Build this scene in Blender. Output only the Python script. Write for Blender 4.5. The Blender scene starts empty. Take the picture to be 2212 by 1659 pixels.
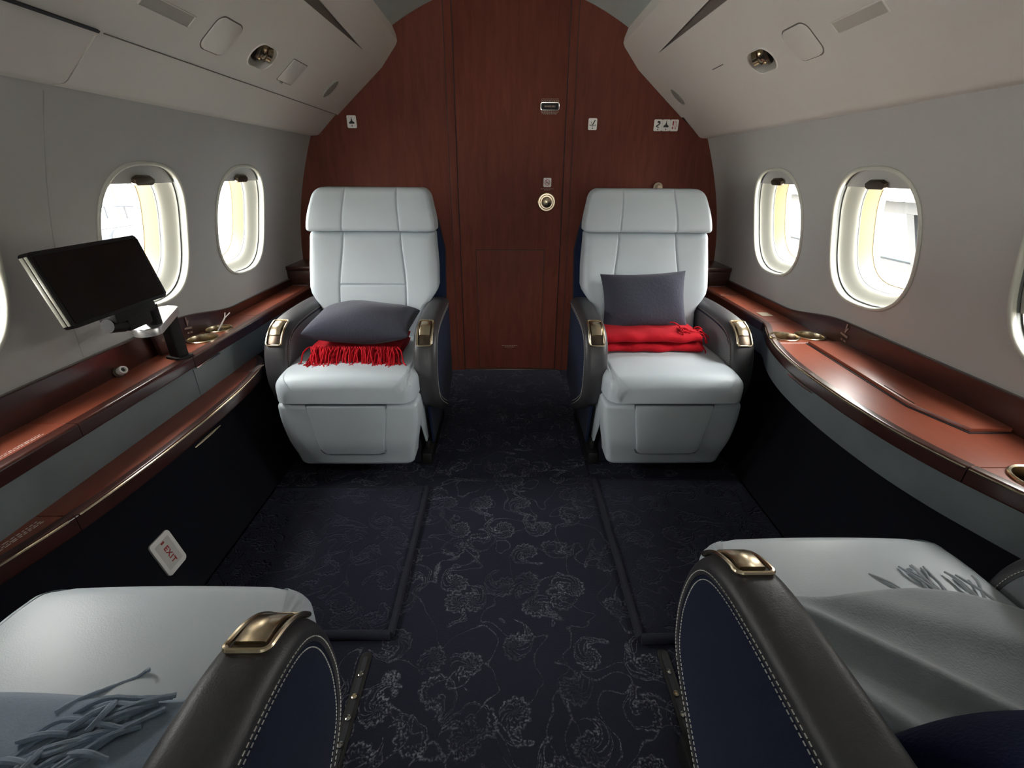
import bpy, bmesh, math, random
from mathutils import Vector, Matrix
random.seed(7)
S = bpy.context.scene
COL = S.collection
PI = math.pi
D = 2.872            # bulkhead distance
Y0 = -3.2            # aft end of the cabin shell

# ------------------------------------------------------------------ basics
def link(o, parent=None):
    COL.objects.link(o)
    if parent is not None: o.parent = parent
    return o
def mesh(name, V, F, mat, parent=None, smooth=True, angle=40):
    me = bpy.data.meshes.new(name)
    me.from_pydata([tuple(v) for v in V], [], [tuple(f) for f in F])
    bm = bmesh.new(); bm.from_mesh(me)
    bmesh.ops.recalc_face_normals(bm, faces=bm.faces)
    bm.to_mesh(me); bm.free()
    if smooth:
        me.polygons.foreach_set('use_smooth', [True]*len(me.polygons))
        me.set_sharp_from_angle(angle=math.radians(angle))
    me.materials.append(mat)
    return link(bpy.data.objects.new(name, me), parent)
def thing(name, label, cat, loc=(0,0,0), rz=0, group=None):
    o = bpy.data.objects.new(name, None); o.empty_display_size = .05
    o.location = loc; o.rotation_euler = (0,0,rz)
    link(o); return tag(o, label, cat, group)
def tag(o, label, cat, group=None):
    o['label'] = label; o['category'] = cat
    if group: o['group'] = group
    return o
def struct(o): o['kind'] = 'structure'; return o
def empty_struct(name, loc=(0,0,0)):
    o = bpy.data.objects.new(name, None); o.empty_display_size=.05; o.location = loc
    link(o); return struct(o)
class MB:
    def __init__(s): s.V=[]; s.F=[]
    def add(s, V, F, M=None):
        n=len(s.V)
        s.V += [ (M @ Vector(v)) if M is not None else Vector(v) for v in V]
        s.F += [tuple(i+n for i in f) for f in F]
        return s
    def obj(s, name, mat, parent=None, smooth=True, angle=40): return mesh(name, s.V, s.F, mat, parent, smooth, angle)
def box_vf(x0,x1,y0,y1,z0,z1,b=0.0,seg=2):
    bm = bmesh.new()
    vs=[bm.verts.new((x,y,z)) for x in(x0,x1) for y in(y0,y1) for z in(z0,z1)]
    for f in((0,1,3,2),(4,6,7,5),(0,4,5,1),(2,3,7,6),(0,2,6,4),(1,5,7,3)): bm.faces.new([vs[i] for i in f])
    if b>0: bmesh.ops.bevel(bm, geom=list(bm.edges), offset=b, segments=seg, profile=.5, affect='EDGES')
    bm.verts.index_update()
    V=[v.co.copy() for v in bm.verts]; F=[[v.index for v in f.verts] for f in bm.faces]; bm.free(); return V,F
def prism_vf(pts, d0, d1, M=None, b=0.0, seg=2):
    """polygon pts (2-D) extruded along third axis from d0 to d1; bevel on the d1 rim"""
    bm=bmesh.new(); n=len(pts)
    a=[bm.verts.new((p[0],p[1],d0)) for p in pts]; c=[bm.verts.new((p[0],p[1],d1)) for p in pts]
    bm.faces.new(a[::-1]); top=bm.faces.new(c)
    for i in range(n): bm.faces.new((a[i],a[(i+1)%n],c[(i+1)%n],c[i]))
    if b>0: bmesh.ops.bevel(bm, geom=list(top.edges), offset=b, segments=seg, profile=.5, affect='EDGES')
    bm.verts.index_update()
    V=[v.co.copy() for v in bm.verts]; F=[[v.index for v in f.verts] for f in bm.faces]; bm.free()
    if M is not None: V=[M@v for v in V]
    return V,F
def rrect(w,h,r,n=6,cx=0,cy=0):
    P=[]
    for (sx,sy,a0) in((1,1,0),(-1,1,90),(-1,-1,180),(1,-1,270)):
        for k in range(n+1):
            a=math.radians(a0+90*k/n); P.append((cx+sx*(w/2-r)+r*math.cos(a), cy+sy*(h/2-r)+r*math.sin(a)))
    return P
def catmull(P, n=8, closed=False):
    P=[Vector(p) for p in P]; out=[]; m=len(P)
    for i in range(m if closed else m-1):
        if closed: a,b,c,d=P[(i-1)%m],P[i],P[(i+1)%m],P[(i+2)%m]
        else: a,b,c,d=P[max(i-1,0)],P[i],P[i+1],P[min(i+2,m-1)]
        for k in range(n):
            t=k/n; out.append(.5*((2*b)+(c-a)*t+(2*a-5*b+4*c-d)*t*t+(3*b-a-3*c+d)*t**3))
    if not closed: out.append(P[-1])
    return out
def tube_vf(pts, r, n=6, closed=False, caps=True):
    pts=[Vector(p) for p in pts]; V=[];F=[]; m=len(pts); up=Vector((0,0,1)); prev=None
    rr = r if callable(r) else (lambda t: r)
    for i,p in enumerate(pts):
        t=(pts[(i+1)%m]-pts[i-1]) if (closed or 0<i<m-1) else (pts[1]-pts[0] if i==0 else pts[-1]-pts[-2])
        t.normalize()
        if prev is None: prev=t.orthogonal().normalized()
        u=(prev-t*prev.dot(t)); u = u.normalized() if u.length>1e-6 else t.orthogonal().normalized(); prev=u; w=t.cross(u)
        R=rr(i/max(1,m-1))
        for k in range(n):
            a=2*PI*k/n; V.append(p+u*math.cos(a)*R+w*math.sin(a)*R)
    for i in range(m if closed else m-1):
        for k in range(n):
            j=(i+1)%m; F.append((i*n+k,i*n+(k+1)%n,j*n+(k+1)%n,j*n+k))
    if caps and not closed: F.append(tuple(range(n))[::-1]); F.append(tuple((m-1)*n+k for k in range(n)))
    return V,F
def lathe_vf(prof, n=32):
    """prof list of (r,z)"""
    V=[];F=[]
    for (r,z) in prof:
        for k in range(n):
            a=2*PI*k/n; V.append(Vector((r*math.cos(a),r*math.sin(a),z)))
    for i in range(len(prof)-1):
        for k in range(n): F.append((i*n+k,i*n+(k+1)%n,(i+1)*n+(k+1)%n,(i+1)*n+k))
    if prof[0][0]>1e-5: F.append(tuple(range(n))[::-1])
    if prof[-1][0]>1e-5: F.append(tuple((len(prof)-1)*n+k for k in range(n)))
    return V,F
def grid_F(nr,nc,off=0,closed_c=False):
    F=[]
    for i in range(nr-1):
        for j in range(nc if closed_c else nc-1):
            F.append((off+i*nc+j,off+i*nc+(j+1)%nc,off+(i+1)*nc+(j+1)%nc,off+(i+1)*nc+j))
    return F
def boolean_cut(o, cutter):
    m=o.modifiers.new('cut','BOOLEAN'); m.object=cutter; m.operation='DIFFERENCE'; m.solver='EXACT'
    bpy.context.view_layer.update()
    dg=bpy.context.evaluated_depsgraph_get()
    me=bpy.data.meshes.new_from_object(o.evaluated_get(dg))
    o.modifiers.clear(); old=o.data; o.data=me; me.name=old.name; bpy.data.meshes.remove(old)
    bpy.data.objects.remove(cutter)
    me.polygons.foreach_set('use_smooth',[True]*len(me.polygons)); me.set_sharp_from_angle(angle=math.radians(30))
def copy_tree(o, parent=None):
    c=o.copy(); COL.objects.link(c)
    if parent is not None: c.parent=parent
    for ch in list(o.children): copy_tree(ch,c)
    return c
def wig(a): return random.uniform(-a,a)

# ------------------------------------------------------------------ materials
def mat(name, col, rough=.5, metal=0, spec=.5, coat=0, coat_r=.05, bump=0, bscale=200, var=0, vscale=8, sheen=0, trans=0, emit=None, es=0):
    m=bpy.data.materials.new(name); m.use_nodes=True; nt=m.node_tree; b=nt.nodes['Principled BSDF']
    b.inputs['Base Color'].default_value=(*col,1); b.inputs['Roughness'].default_value=rough; b.inputs['Metallic'].default_value=metal
    b.inputs['Specular IOR Level'].default_value=spec; b.inputs['Coat Weight'].default_value=coat; b.inputs['Coat Roughness'].default_value=coat_r
    if sheen: b.inputs['Sheen Weight'].default_value=sheen; b.inputs['Sheen Roughness'].default_value=.5
    if trans: b.inputs['Transmission Weight'].default_value=trans
    if emit: b.inputs['Emission Color'].default_value=(*emit,1); b.inputs['Emission Strength'].default_value=es
    tc=nt.nodes.new('ShaderNodeTexCoord')
    if bump:
        n=nt.nodes.new('ShaderNodeTexNoise'); n.inputs['Scale'].default_value=bscale; n.inputs['Detail'].default_value=3
        nt.links.new(tc.outputs['Object'],n.inputs['Vector'])
        bp=nt.nodes.new('ShaderNodeBump'); bp.inputs['Strength'].default_value=bump; bp.inputs['Distance'].default_value=.002
        nt.links.new(n.outputs['Fac'],bp.inputs['Height']); nt.links.new(bp.outputs['Normal'],b.inputs['Normal'])
    if var:
        n=nt.nodes.new('ShaderNodeTexNoise'); n.inputs['Scale'].default_value=vscale; n.inputs['Detail'].default_value=4
        nt.links.new(tc.outputs['Object'],n.inputs['Vector'])
        r=nt.nodes.new('ShaderNodeMapRange'); r.inputs['From Min'].default_value=.3; r.inputs['From Max'].default_value=.7
        r.inputs['To Min'].default_value=1-var; r.inputs['To Max'].default_value=1+var
        nt.links.new(n.outputs['Fac'],r.inputs['Value'])
        mx=nt.nodes.new('ShaderNodeVectorMath'); mx.operation='SCALE'; mx.inputs[0].default_value=col
        nt.links.new(r.outputs['Result'],mx.inputs['Scale']); nt.links.new(mx.outputs['Vector'],b.inputs['Base Color'])
    return m
def wood(name, dark, light, scale=(1,1,1), rough=.35, coat=.6, spec=.5):
    m=bpy.data.materials.new(name); m.use_nodes=True; nt=m.node_tree; b=nt.nodes['Principled BSDF']; L=nt.links.new
    tc=nt.nodes.new('ShaderNodeTexCoord'); mp=nt.nodes.new('ShaderNodeMapping'); mp.inputs['Scale'].default_value=scale
    n=nt.nodes.new('ShaderNodeTexNoise'); n.inputs['Scale'].default_value=6; n.inputs['Detail'].default_value=8; n.inputs['Roughness'].default_value=.62; n.inputs['Distortion'].default_value=.6
    n2=nt.nodes.new('ShaderNodeTexNoise'); n2.inputs['Scale'].default_value=2.2; n2.inputs['Detail'].default_value=3
    L(tc.outputs['Object'],mp.inputs['Vector']); L(mp.outputs['Vector'],n.inputs['Vector']); L(tc.outputs['Object'],n2.inputs['Vector'])
    ad=nt.nodes.new('ShaderNodeMath'); ad.operation='MULTIPLY_ADD'; ad.inputs[1].default_value=.6
    L(n.outputs['Fac'],ad.inputs[0]); 
    ml=nt.nodes.new('ShaderNodeMath'); ml.operation='MULTIPLY'; ml.inputs[1].default_value=.4; L(n2.outputs['Fac'],ml.inputs[0]); L(ml.outputs[0],ad.inputs[2])
    cr=nt.nodes.new('ShaderNodeValToRGB'); cr.color_ramp.elements[0].position=.32; cr.color_ramp.elements[1].position=.68
    cr.color_ramp.elements[0].color=(*dark,1); cr.color_ramp.elements[1].color=(*light,1)
    L(ad.outputs[0],cr.inputs['Fac']); L(cr.outputs['Color'],b.inputs['Base Color'])
    b.inputs['Roughness'].default_value=rough; b.inputs['Specular IOR Level'].default_value=spec; b.inputs['Coat Weight'].default_value=coat; b.inputs['Coat Roughness'].default_value=.12
    return m
def carpet(name, col, hi, scale=7.5):
    m=bpy.data.materials.new(name); m.use_nodes=True; nt=m.node_tree; b=nt.nodes['Principled BSDF']; L=nt.links.new; N=nt.nodes.new
    def math_(op,a=None,b_=None,c=None):
        x=N('ShaderNodeMath'); x.operation=op
        for i,v in enumerate((a,b_,c)):
            if v is None: continue
            if isinstance(v,(int,float)): x.inputs[i].default_value=v
            else: L(v,x.inputs[i])
        return x.outputs[0]
    tc=N('ShaderNodeTexCoord')
    nz=N('ShaderNodeTexNoise'); nz.inputs['Scale'].default_value=9; nz.inputs['Detail'].default_value=2; L(tc.outputs['Object'],nz.inputs['Vector'])
    sb=N('ShaderNodeVectorMath'); sb.operation='SUBTRACT'; L(nz.outputs['Color'],sb.inputs[0]); sb.inputs[1].default_value=(.5,.5,.5)
    sc=N('ShaderNodeVectorMath'); sc.operation='SCALE'; sc.inputs['Scale'].default_value=.055; L(sb.outputs[0],sc.inputs[0])
    ad=N('ShaderNodeVectorMath'); L(tc.outputs['Object'],ad.inputs[0]); L(sc.outputs[0],ad.inputs[1])
    fl=N('ShaderNodeVectorMath'); fl.operation='MULTIPLY'; fl.inputs[1].default_value=(scale,scale,0); L(ad.outputs[0],fl.inputs[0])
    vo=N('ShaderNodeTexVoronoi'); vo.voronoi_dimensions='2D'; vo.inputs['Scale'].default_value=1; vo.inputs['Randomness'].default_value=.8; L(fl.outputs[0],vo.inputs['Vector'])
    lo=N('ShaderNodeVectorMath'); lo.operation='SUBTRACT'; L(fl.outputs[0],lo.inputs[0]); L(vo.outputs['Position'],lo.inputs[1])
    sx=N('ShaderNodeSeparateXYZ'); L(lo.outputs[0],sx.inputs[0])
    sr=N('ShaderNodeSeparateColor'); L(vo.outputs['Color'],sr.inputs[0])
    ang=math_('ARCTAN2',sx.outputs['Y'],sx.outputs['X'])
    sgn=math_('SIGN',math_('SUBTRACT',sr.outputs[0],.5))
    ang=math_('MULTIPLY',ang,sgn)
    ang=math_('ADD',ang,math_('MULTIPLY',sr.outputs[1],6.28))
    r=vo.outputs['Distance']
    # paisley drops: a curved tail, a rim line, feathered strokes inside
    def line(v,w):
        mr=N('ShaderNodeMapRange'); mr.interpolation_type='SMOOTHSTEP'; L(v,mr.inputs['Value']); mr.inputs['From Min'].default_value=0; mr.inputs['From Max'].default_value=w
        mr.inputs['To Min'].default_value=1; mr.inputs['To Max'].default_value=0; return mr.outputs[0]
    curl=math_('ADD',ang,math_('MULTIPLY',r,5.5))
    cpos=math_('MAXIMUM',math_('COSINE',curl),0)
    R_=math_('ADD',math_('MULTIPLY',math_('POWER',cpos,5),.34),.25)
    R_=math_('ADD',R_,math_('MULTIPLY',math_('SINE',math_('MULTIPLY',ang,11)),.022))
    dr=math_('SUBTRACT',r,R_)
    rim=line(math_('ABSOLUTE',dr),.045)
    rim2=line(math_('ABSOLUTE',math_('ADD',dr,.11)),.03)
    inside=line(math_('ADD',dr,.05),.05)
    fea=line(math_('ABSOLUTE',math_('SINE',math_('ADD',math_('MULTIPLY',ang,6),math_('MULTIPLY',r,22)))),.55)
    fea=math_('MULTIPLY',math_('MULTIPLY',fea,inside),math_('MULTIPLY',math_('GREATER_THAN',sr.outputs[2],.35),.8))
    pat=math_('MAXIMUM',math_('MAXIMUM',rim,math_('MULTIPLY',rim2,.7)),fea)
    # sparse trailing vines between curls
    n3=N('ShaderNodeTexNoise'); n3.inputs['Scale'].default_value=7; n3.inputs['Detail'].default_value=1; n3.inputs['Distortion'].default_value=1.2; L(tc.outputs['Object'],n3.inputs['Vector'])
    vine=line(math_('ABSOLUTE',math_('SUBTRACT',n3.outputs['Fac'],.5)),.016)
    pat=math_('MAXIMUM',pat,math_('MULTIPLY',vine,.8))
    # fibre breakup
    n4=N('ShaderNodeTexNoise'); n4.inputs['Scale'].default_value=190; n4.inputs['Detail'].default_value=2; L(tc.outputs['Object'],n4.inputs['Vector'])
    br=N('ShaderNodeMapRange'); L(n4.outputs['Fac'],br.inputs['Value']); br.inputs['From Min'].default_value=.42; br.inputs['From Max'].default_value=.62
    n5=N('ShaderNodeTexNoise'); n5.inputs['Scale'].default_value=5; L(tc.outputs['Object'],n5.inputs['Vector'])
    br2=N('ShaderNodeMapRange'); L(n5.outputs['Fac'],br2.inputs['Value']); br2.inputs['From Min'].default_value=.36; br2.inputs['From Max'].default_value=.6; br2.inputs['To Min'].default_value=.25
    hi_f=math_('MULTIPLY',math_('MULTIPLY',pat,br.outputs[0]),br2.outputs[0])
    mx=N('ShaderNodeMix'); mx.data_type='RGBA'; L(hi_f,mx.inputs['Factor']); mx.inputs['A'].default_value=(*col,1); mx.inputs['B'].default_value=(*hi,1)
    L(mx.outputs['Result'],b.inputs['Base Color'])
    b.inputs['Roughness'].default_value=.85; b.inputs['Specular IOR Level'].default_value=.15; b.inputs['Sheen Weight'].default_value=.12
    b.inputs['Sheen Tint'].default_value=(.6,.65,.9,1)
    h=math_('ADD',math_('MULTIPLY',pat,-.8),math_('MULTIPLY',n4.outputs['Fac'],.5))
    bp=N('ShaderNodeBump'); bp.inputs['Strength'].default_value=.7; bp.inputs['Distance'].default_value=.006; L(h,bp.inputs['Height']); L(bp.outputs['Normal'],b.inputs['Normal'])
    return m

M_WOOD  = wood('mahogany_bulkhead',(.098,.0245,.015),(.172,.046,.028),(6,6,.8),.6,0,.2)
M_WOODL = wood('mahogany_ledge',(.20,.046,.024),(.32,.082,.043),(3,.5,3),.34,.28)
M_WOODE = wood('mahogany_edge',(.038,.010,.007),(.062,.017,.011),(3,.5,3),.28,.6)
M_WALL  = mat('cabin_wall_vinyl',(.52,.515,.49),.62,bump=.05,bscale=350)
M_BIN   = mat('overhead_panel_plastic',(.77,.74,.685),.5,bump=.04,bscale=300)
M_CEIL  = mat('ceiling_panel',(.50,.56,.54),.7)
M_LEA   = mat('blue_grey_leather',(.555,.618,.66),.42,spec=.45,bump=.12,bscale=420,var=.03,vscale=6)
M_LEAB  = mat('slate_blue_leather',(.175,.205,.215),.5,bump=.12,bscale=300,var=.12,vscale=7)
M_DLEA  = mat('charcoal_leather',(.050,.048,.052),.42,spec=.5,bump=.2,bscale=380,var=.06)
M_NAVY  = mat('navy_fabric_side',(.008,.0155,.043),.8,spec=.12,bump=.3,bscale=500,sheen=.06)
M_DARK  = mat('dark_navy_trim',(.010,.011,.017),.6)
M_DADO  = mat('dark_carpet_dado',(.010,.0105,.015),.95,spec=.1,bump=.5,bscale=400)
M_BLACK = mat('black_plastic',(.012,.011,.011),.55,spec=.3)
M_SCREEN= mat('screen_glass',(.012,.010,.009),.22,spec=.4)
M_GOLD  = mat('brushed_brass',(.66,.55,.39),.25,metal=1,var=.05,vscale=30)
M_OLDB  = mat('aged_brass',(.34,.26,.17),.22,metal=1)
M_BRONZE= mat('dark_bronze',(.10,.075,.055),.35,metal=.8)
M_CHROME= mat('polished_metal',(.65,.63,.58),.15,metal=1)
M_CREAM = mat('window_bezel_cream',(.62,.62,.54),.35)
M_REVEAL= mat('window_reveal_plastic',(.29,.29,.255),.4)
M_YELL  = mat('window_seal_cream_yellow',(.235,.150,.055),.5)
M_TRACK = mat('window_track_grey',(.16,.17,.16),.5)
M_SHADE = mat('window_blind_grey',(.55,.55,.52),.5)
M_PILLOW= mat('navy_knit',(.060,.063,.088),.9,spec=.2,bump=1.0,bscale=95,sheen=.12)
M_NPIL  = mat('deep_blue_knit',(.007,.012,.045),.95,spec=.1,bump=.7,bscale=200,sheen=.05)
M_RED   = mat('red_wool',(.50,.010,.020),.9,spec=.12,bump=.6,bscale=260,sheen=.03,var=.1,vscale=20)
M_BLANK = mat('grey_wool',(.36,.40,.43),.95,bump=.5,bscale=260,sheen=.3,var=.05,vscale=12)
M_BLANKB= mat('blue_grey_wool',(.29,.36,.45),.95,bump=.6,bscale=260,sheen=.3,var=.06,vscale=12)
M_WHITE = mat('white_placard',(.82,.80,.76),.5)
M_INK   = mat('black_ink',(.02,.02,.02),.6)
M_REDINK= mat('red_ink',(.35,.03,.03),.6)
M_FAINT = mat('pale_lettering',(.34,.24,.20),.6)
M_LETT  = mat('white_lettering',(.62,.56,.52),.6)
M_STITCH= mat('pale_thread',(.62,.60,.55),.7)
M_REDTAG= mat('red_tag',(.5,.015,.02),.45)
M_CARPET= carpet('paisley_carpet',(.0095,.0100,.0195),(.19,.195,.225))
M_MAT   = carpet('paisley_mat',(.0120,.0125,.024),(.065,.067,.092),8.3)
M_ROLL  = mat('navy_binding',(.010,.011,.022),.95,bump=.6,bscale=300)
M_BEIGE = mat('beige_plastic',(.50,.42,.31),.5)
M_SLOT  = mat('light_slot_grey_brown',(.17,.145,.13),.6)
M_BOX   = mat('dark_wood_flat',(.055,.018,.012),.4,coat=.3)
M_APRON = mat('apron_concrete',(.72,.71,.68),.9,var=.06,vscale=.3)
M_TUG   = mat('vehicle_grey',(.014,.018,.026),.6)
M_TYRE  = mat('tyre_rubber',(.06,.06,.06),.8)
M_BWHITE= mat('white_cladding',(.20,.197,.185),.7)
M_BGREY = mat('grey_steel',(.016,.017,.017),.6)
M_BGLASS= mat('pale_glazing',(.10,.14,.16),.15)
M_GRASS = mat('far_treeline',(.30,.33,.30),.9)

def glass_mat():
    m=bpy.data.materials.new('acrylic_pane'); m.use_nodes=True; nt=m.node_tree; nt.nodes.clear()
    o=nt.nodes.new('ShaderNodeOutputMaterial'); t=nt.nodes.new('ShaderNodeBsdfTransparent'); t.inputs[0].default_value=(.96,.97,.97,1)
    g=nt.nodes.new('ShaderNodeBsdfGlossy'); g.inputs['Roughness'].default_value=.02
    mx=nt.nodes.new('ShaderNodeMixShader'); mx.inputs[0].default_value=.04; nt.links.new(t.outputs[0],mx.inputs[1]); nt.links.new(g.outputs[0],mx.inputs[2]); nt.links.new(mx.outputs[0],o.inputs[0])
    return m
M_PANE=glass_mat()

# ------------------------------------------------------------------ height-field cushion body
def falloff(e,r):
    if e>=r: return 0.0
    t=(r-max(e,0))/r
    return r*(1-math.sqrt(max(0,1-t*t)))
def dense(a,b,n,ra=.0,rb=.0,extra=()):
    """samples from a to b, dense within ra of a and rb of b and round each extra"""
    s=set()
    for k in range(n+1): s.add(a+(b-a)*k/n)
    for base,r,sg in((a,ra,1),(b,rb,-1)):
        if r>0:
            for k in range(9): s.add(base+sg*r*(1-math.cos(PI/2*k/8)))
    for e in extra:
        for d in(-.010,-.006,-.0035,-.0015,0,.0015,.0035,.006,.010): 
            if a<e+d<b: s.add(e+d)
    L=sorted(s); out=[L[0]]
    for v in L[1:]:
        if v-out[-1]>7e-4: out.append(v)
    out[-1]=b
    return out
def hf_body(W, z0, z1, rt, rb, T, re, M, vg=(), hg=(), gd=.006, gw=.004, nu=14, nz=14, wl=None):
    """W(z) half width; T(x,z) front depth; vg list of functions x(z) for vertical seams; hg list of (z,xfun0,xfun1) horizontal seams.
       M(x,z,d)->point.  Front at large d, back at d=0"""
    WL = wl or W
    zs=dense(z0,z1,nz,max(rb,re),max(rt,re),[h[0] for h in hg])
    rows=[]
    for z in zs:
        c=0
        if rt>0: c=falloff(z1-z,rt)
        c2=falloff(z-z0,rb) if rb>0 else 0
        rows.append((z,-(WL(z)-c-c2),W(z)-c-c2))
    nseg=len(vg)+1
    # normalised column parameters
    cols=[]
    for s in range(nseg):
        n=max(4,nu//nseg)
        for k in range(n+1): cols.append((s,k/n))
        ends=[]
        for d in(.0015,.0035,.006,.010):
            if s>0: cols.append((s,('a',d)))
            if s<nseg-1: cols.append((s,('b',d)))
        if s==0:
            for k in range(1,8): cols.append((s,('a',re*(1-math.cos(PI/2*k/8)))))
        if s==nseg-1:
            for k in range(1,8): cols.append((s,('b',re*(1-math.cos(PI/2*k/8)))))
    zm=(z0+z1)/2
    def xat(c,row):
        z,l,r=row; s,t=c
        ed=[l]+[g(z) for g in vg]+[r]
        a,b=ed[s],ed[s+1]
        if isinstance(t,tuple): return a+t[1] if t[0]=='a' else b-t[1]
        return a+(b-a)*t
    midrow=rows[len(rows)//2]
    cols=sorted(cols,key=lambda c:xat(c,midrow))
    cc=[cols[0]]
    for c in cols[1:]:
        if xat(c,midrow)-xat(cc[-1],midrow)>7e-4: cc.append(c)
    cols=cc
    V=[];nr=len(rows);nc=len(cols)
    for row in rows:
        z,l,r=row
        for c in cols:
            x=min(max(xat(c,row),l),r)
            d=T(x,z)-falloff(min(x-l,r-x),re)-falloff(min(z-z0,z1-z),re)
            for g in vg: d-=gd*math.exp(-((x-g(z))/gw)**2)
            for h in hg:
                if h[1](z)<x<h[2](z): d-=gd*math.exp(-((z-h[0])/gw)**2)
            V.append(M(x,z,max(d,.002)))
    F=grid_F(nr,nc)
    off=nr*nc
    for row in rows:
        for c in cols:
            x=min(max(xat(c,row),row[1]),row[2]); V.append(M(x,row[0],0))
    F+=[f[::-1] for f in grid_F(nr,nc,off)]
    per=[j for j in range(nc)]+[i*nc+nc-1 for i in range(1,nr)]+[(nr-1)*nc+j for j in range(nc-2,-1,-1)]+[i*nc for i in range(nr-2,0,-1)]
    for a,b in zip(per,per[1:]+per[:1]): F.append((a,a+off,b+off,b))
    return V,F

# ------------------------------------------------------------------ seat prototype
ARM=[(.39,.17),(.25,.255),(.150,.335),(.122,.42),(.127,.50),(.150,.565),(.19,.610),(.25,.635),(.34,.646),(.5,.649),(.64,.645)]
ARMC=[Vector((p.x,p.y)) for p in catmull([(a,b,0) for a,b in ARM],12)]
def arc_table(P):
    s=[0]
    for a,b in zip(P,P[1:]): s.append(s[-1]+(b-a).length)
    return s
ARMS=arc_table(ARMC); SB=ARMS[24]
def arm_at(s,n=0):
    s=min(max(s,0),ARMS[-1]-1e-6)
    i=0
    while ARMS[i+1]<s: i+=1
    t=(s-ARMS[i])/(ARMS[i+1]-ARMS[i]); p=ARMC[i].lerp(ARMC[i+1],t)
    a=ARMC[max(i-1,0)]; b=ARMC[min(i+2,len(ARMC)-1)]
    ta=(ARMC[i+1]-a).normalized(); tb=(b-ARMC[i]).normalized(); tn=ta.lerp(tb,t).normalized()
    nr=Vector((-tn.y,tn.x))           # outward (up / forward)
    return p+nr*n, tn, nr
def arm_pt(x,s,n):
    p,_,_=arm_at(s,n); return Vector((x,p.x,p.y))
def make_arm(parent, side):
    cx=side*.2975
    # core with navy outer side
    prof=[tuple(arm_at(ARMS[-1]*k/80,-.0195)[0]) for k in range(81)]+[(.64,.24)]
    prof=[(a,b) for a,b in prof]
    V,F=prism_vf(prof,-.0452,.0452)
    core=mesh('armrest',[Vector((cx+v.z,v.x,v.y)) for v in V],F,M_NAVY,parent,angle=30)
    # leather cap swept over the front and top
    hw=.0475; sec=[(-hw,-.026),(-hw,-.019)]
    for k in range(1,8):
        a=PI-PI/2*k/8; sec.append((-hw+.034+.034*math.cos(a),-.019+.0255*math.sin(a)))
    sec+=[(-hw+.034,.0065),(0,.0075)]
    sec+=[(-x,n) for x,n in sec[-2::-1]]
    N=70; V=[]
    for i in range(N+1):
        s=ARMS[-1]*i/N
        for x,n in sec: V.append(arm_pt(cx+x,s,n))
    F=grid_F(N+1,len(sec)); m=len(sec)
    F+= [tuple(range(m)),tuple(N*m+k for k in range(m))[::-1]]
    F+= [(i*m,(i+1)*m,(i+1)*m+m-1,i*m+m-1) for i in range(N)]
    mesh('arm_cap',V,F,M_DLEA,core)
    # inner side panel in pale leather
    pin=[(.165,.345),(.145,.42),(.15,.50),(.175,.555),(.215,.585),(.28,.607),(.40,.616),(.63,.616),(.63,.26),(.40,.19)]
    pc=[(p.x,p.y) for p in catmull([(a,b,0) for a,b in pin[:8]],6)]+pin[8:]
    V,F=prism_vf(pc,0,.004,None,.002)
    mesh('inner_panel',[Vector((cx-side*(.0425+v.z),v.x,v.y)) for v in V],F,M_ARMIN,core)
    # stitching, two rows each side
    for sd in(1,-1):
        mb=MB(); s=.01
        while s<ARMS[-1]-.02:
            for n,xx in((-.0195,.0480),(-.034,.0458)):
                p0=arm_pt(cx+sd*xx,s,n); p1=arm_pt(cx+sd*xx,s+.0052,n)
                V,F=tube_vf([p0,p1],.0009,4); mb.add(V,F)
            s+=.0085
        mb.obj('stitching',M_STITCH,core)
    # brass latch
    def strip(x0,x1,s0,s1,nf,th,ns=18):
        V=[];
        for i in range(ns+1):
            s=s0+(s1-s0)*i/ns; t=i/ns
            for x in(x0,x0+.002,x1-.002,x1): 
                e=.0 if x in(x0+.002,x1-.002) else -.0015
                V.append(arm_pt(cx+x,s,nf(t)+e))
            V.append(arm_pt(cx+x1,s,nf(t)-th)); V.append(arm_pt(cx+x0,s,nf(t)-th))
        F=grid_F(ns+1,6,0,True); F+=[tuple(range(6)),tuple(ns*6+k for k in range(6))[::-1]]
        return V,F
    s0,s1=SB+.252,SB+.368
    V,F=strip(-.024,.024,s0,s1,lambda t:.0088,.004); 
    mesh('latch_pocket',V,F,M_BRONZE,core)
    # bezel loop
    loop=[]
    for x,u in rrect(.058,s1-s0+.012,.010,5): loop.append(arm_pt(cx+x,(s0+s1)/2+u,.0095))
    # subdivide the long straight sides so that they follow the curve
    pts=[]
    R=rrect(.058,s1-s0+.012,.010,5)
    for a,b in zip(R,R[1:]+R[:1]):
        L=math.hypot(b[0]-a[0],b[1]-a[1]); k=max(1,int(L/.008))
        for i in range(k):
            t=i/k; pts.append(arm_pt(cx+a[0]+(b[0]-a[0])*t,(s0+s1)/2+a[1]+(b[1]-a[1])*t,.0098))
    V,F=tube_vf(pts,.0042,8,closed=True); mesh('latch_bezel',V,F,M_GOLD,core)
    sm=s0+.036
    V,F=strip(-.0205,.0205,sm,s1-.006,lambda t:.0135+.0035*math.sin(PI*min(1,t*1.15)),.006); mesh('latch_lever',V,F,M_GOLD,core)
    return core
M_SEAM  = mat('shadow_seam_leather',(.16,.185,.20),.6)
M_ARMIN = mat('grey_leather_inner',(.19,.205,.22),.45,bump=.12,bscale=400)

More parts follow.
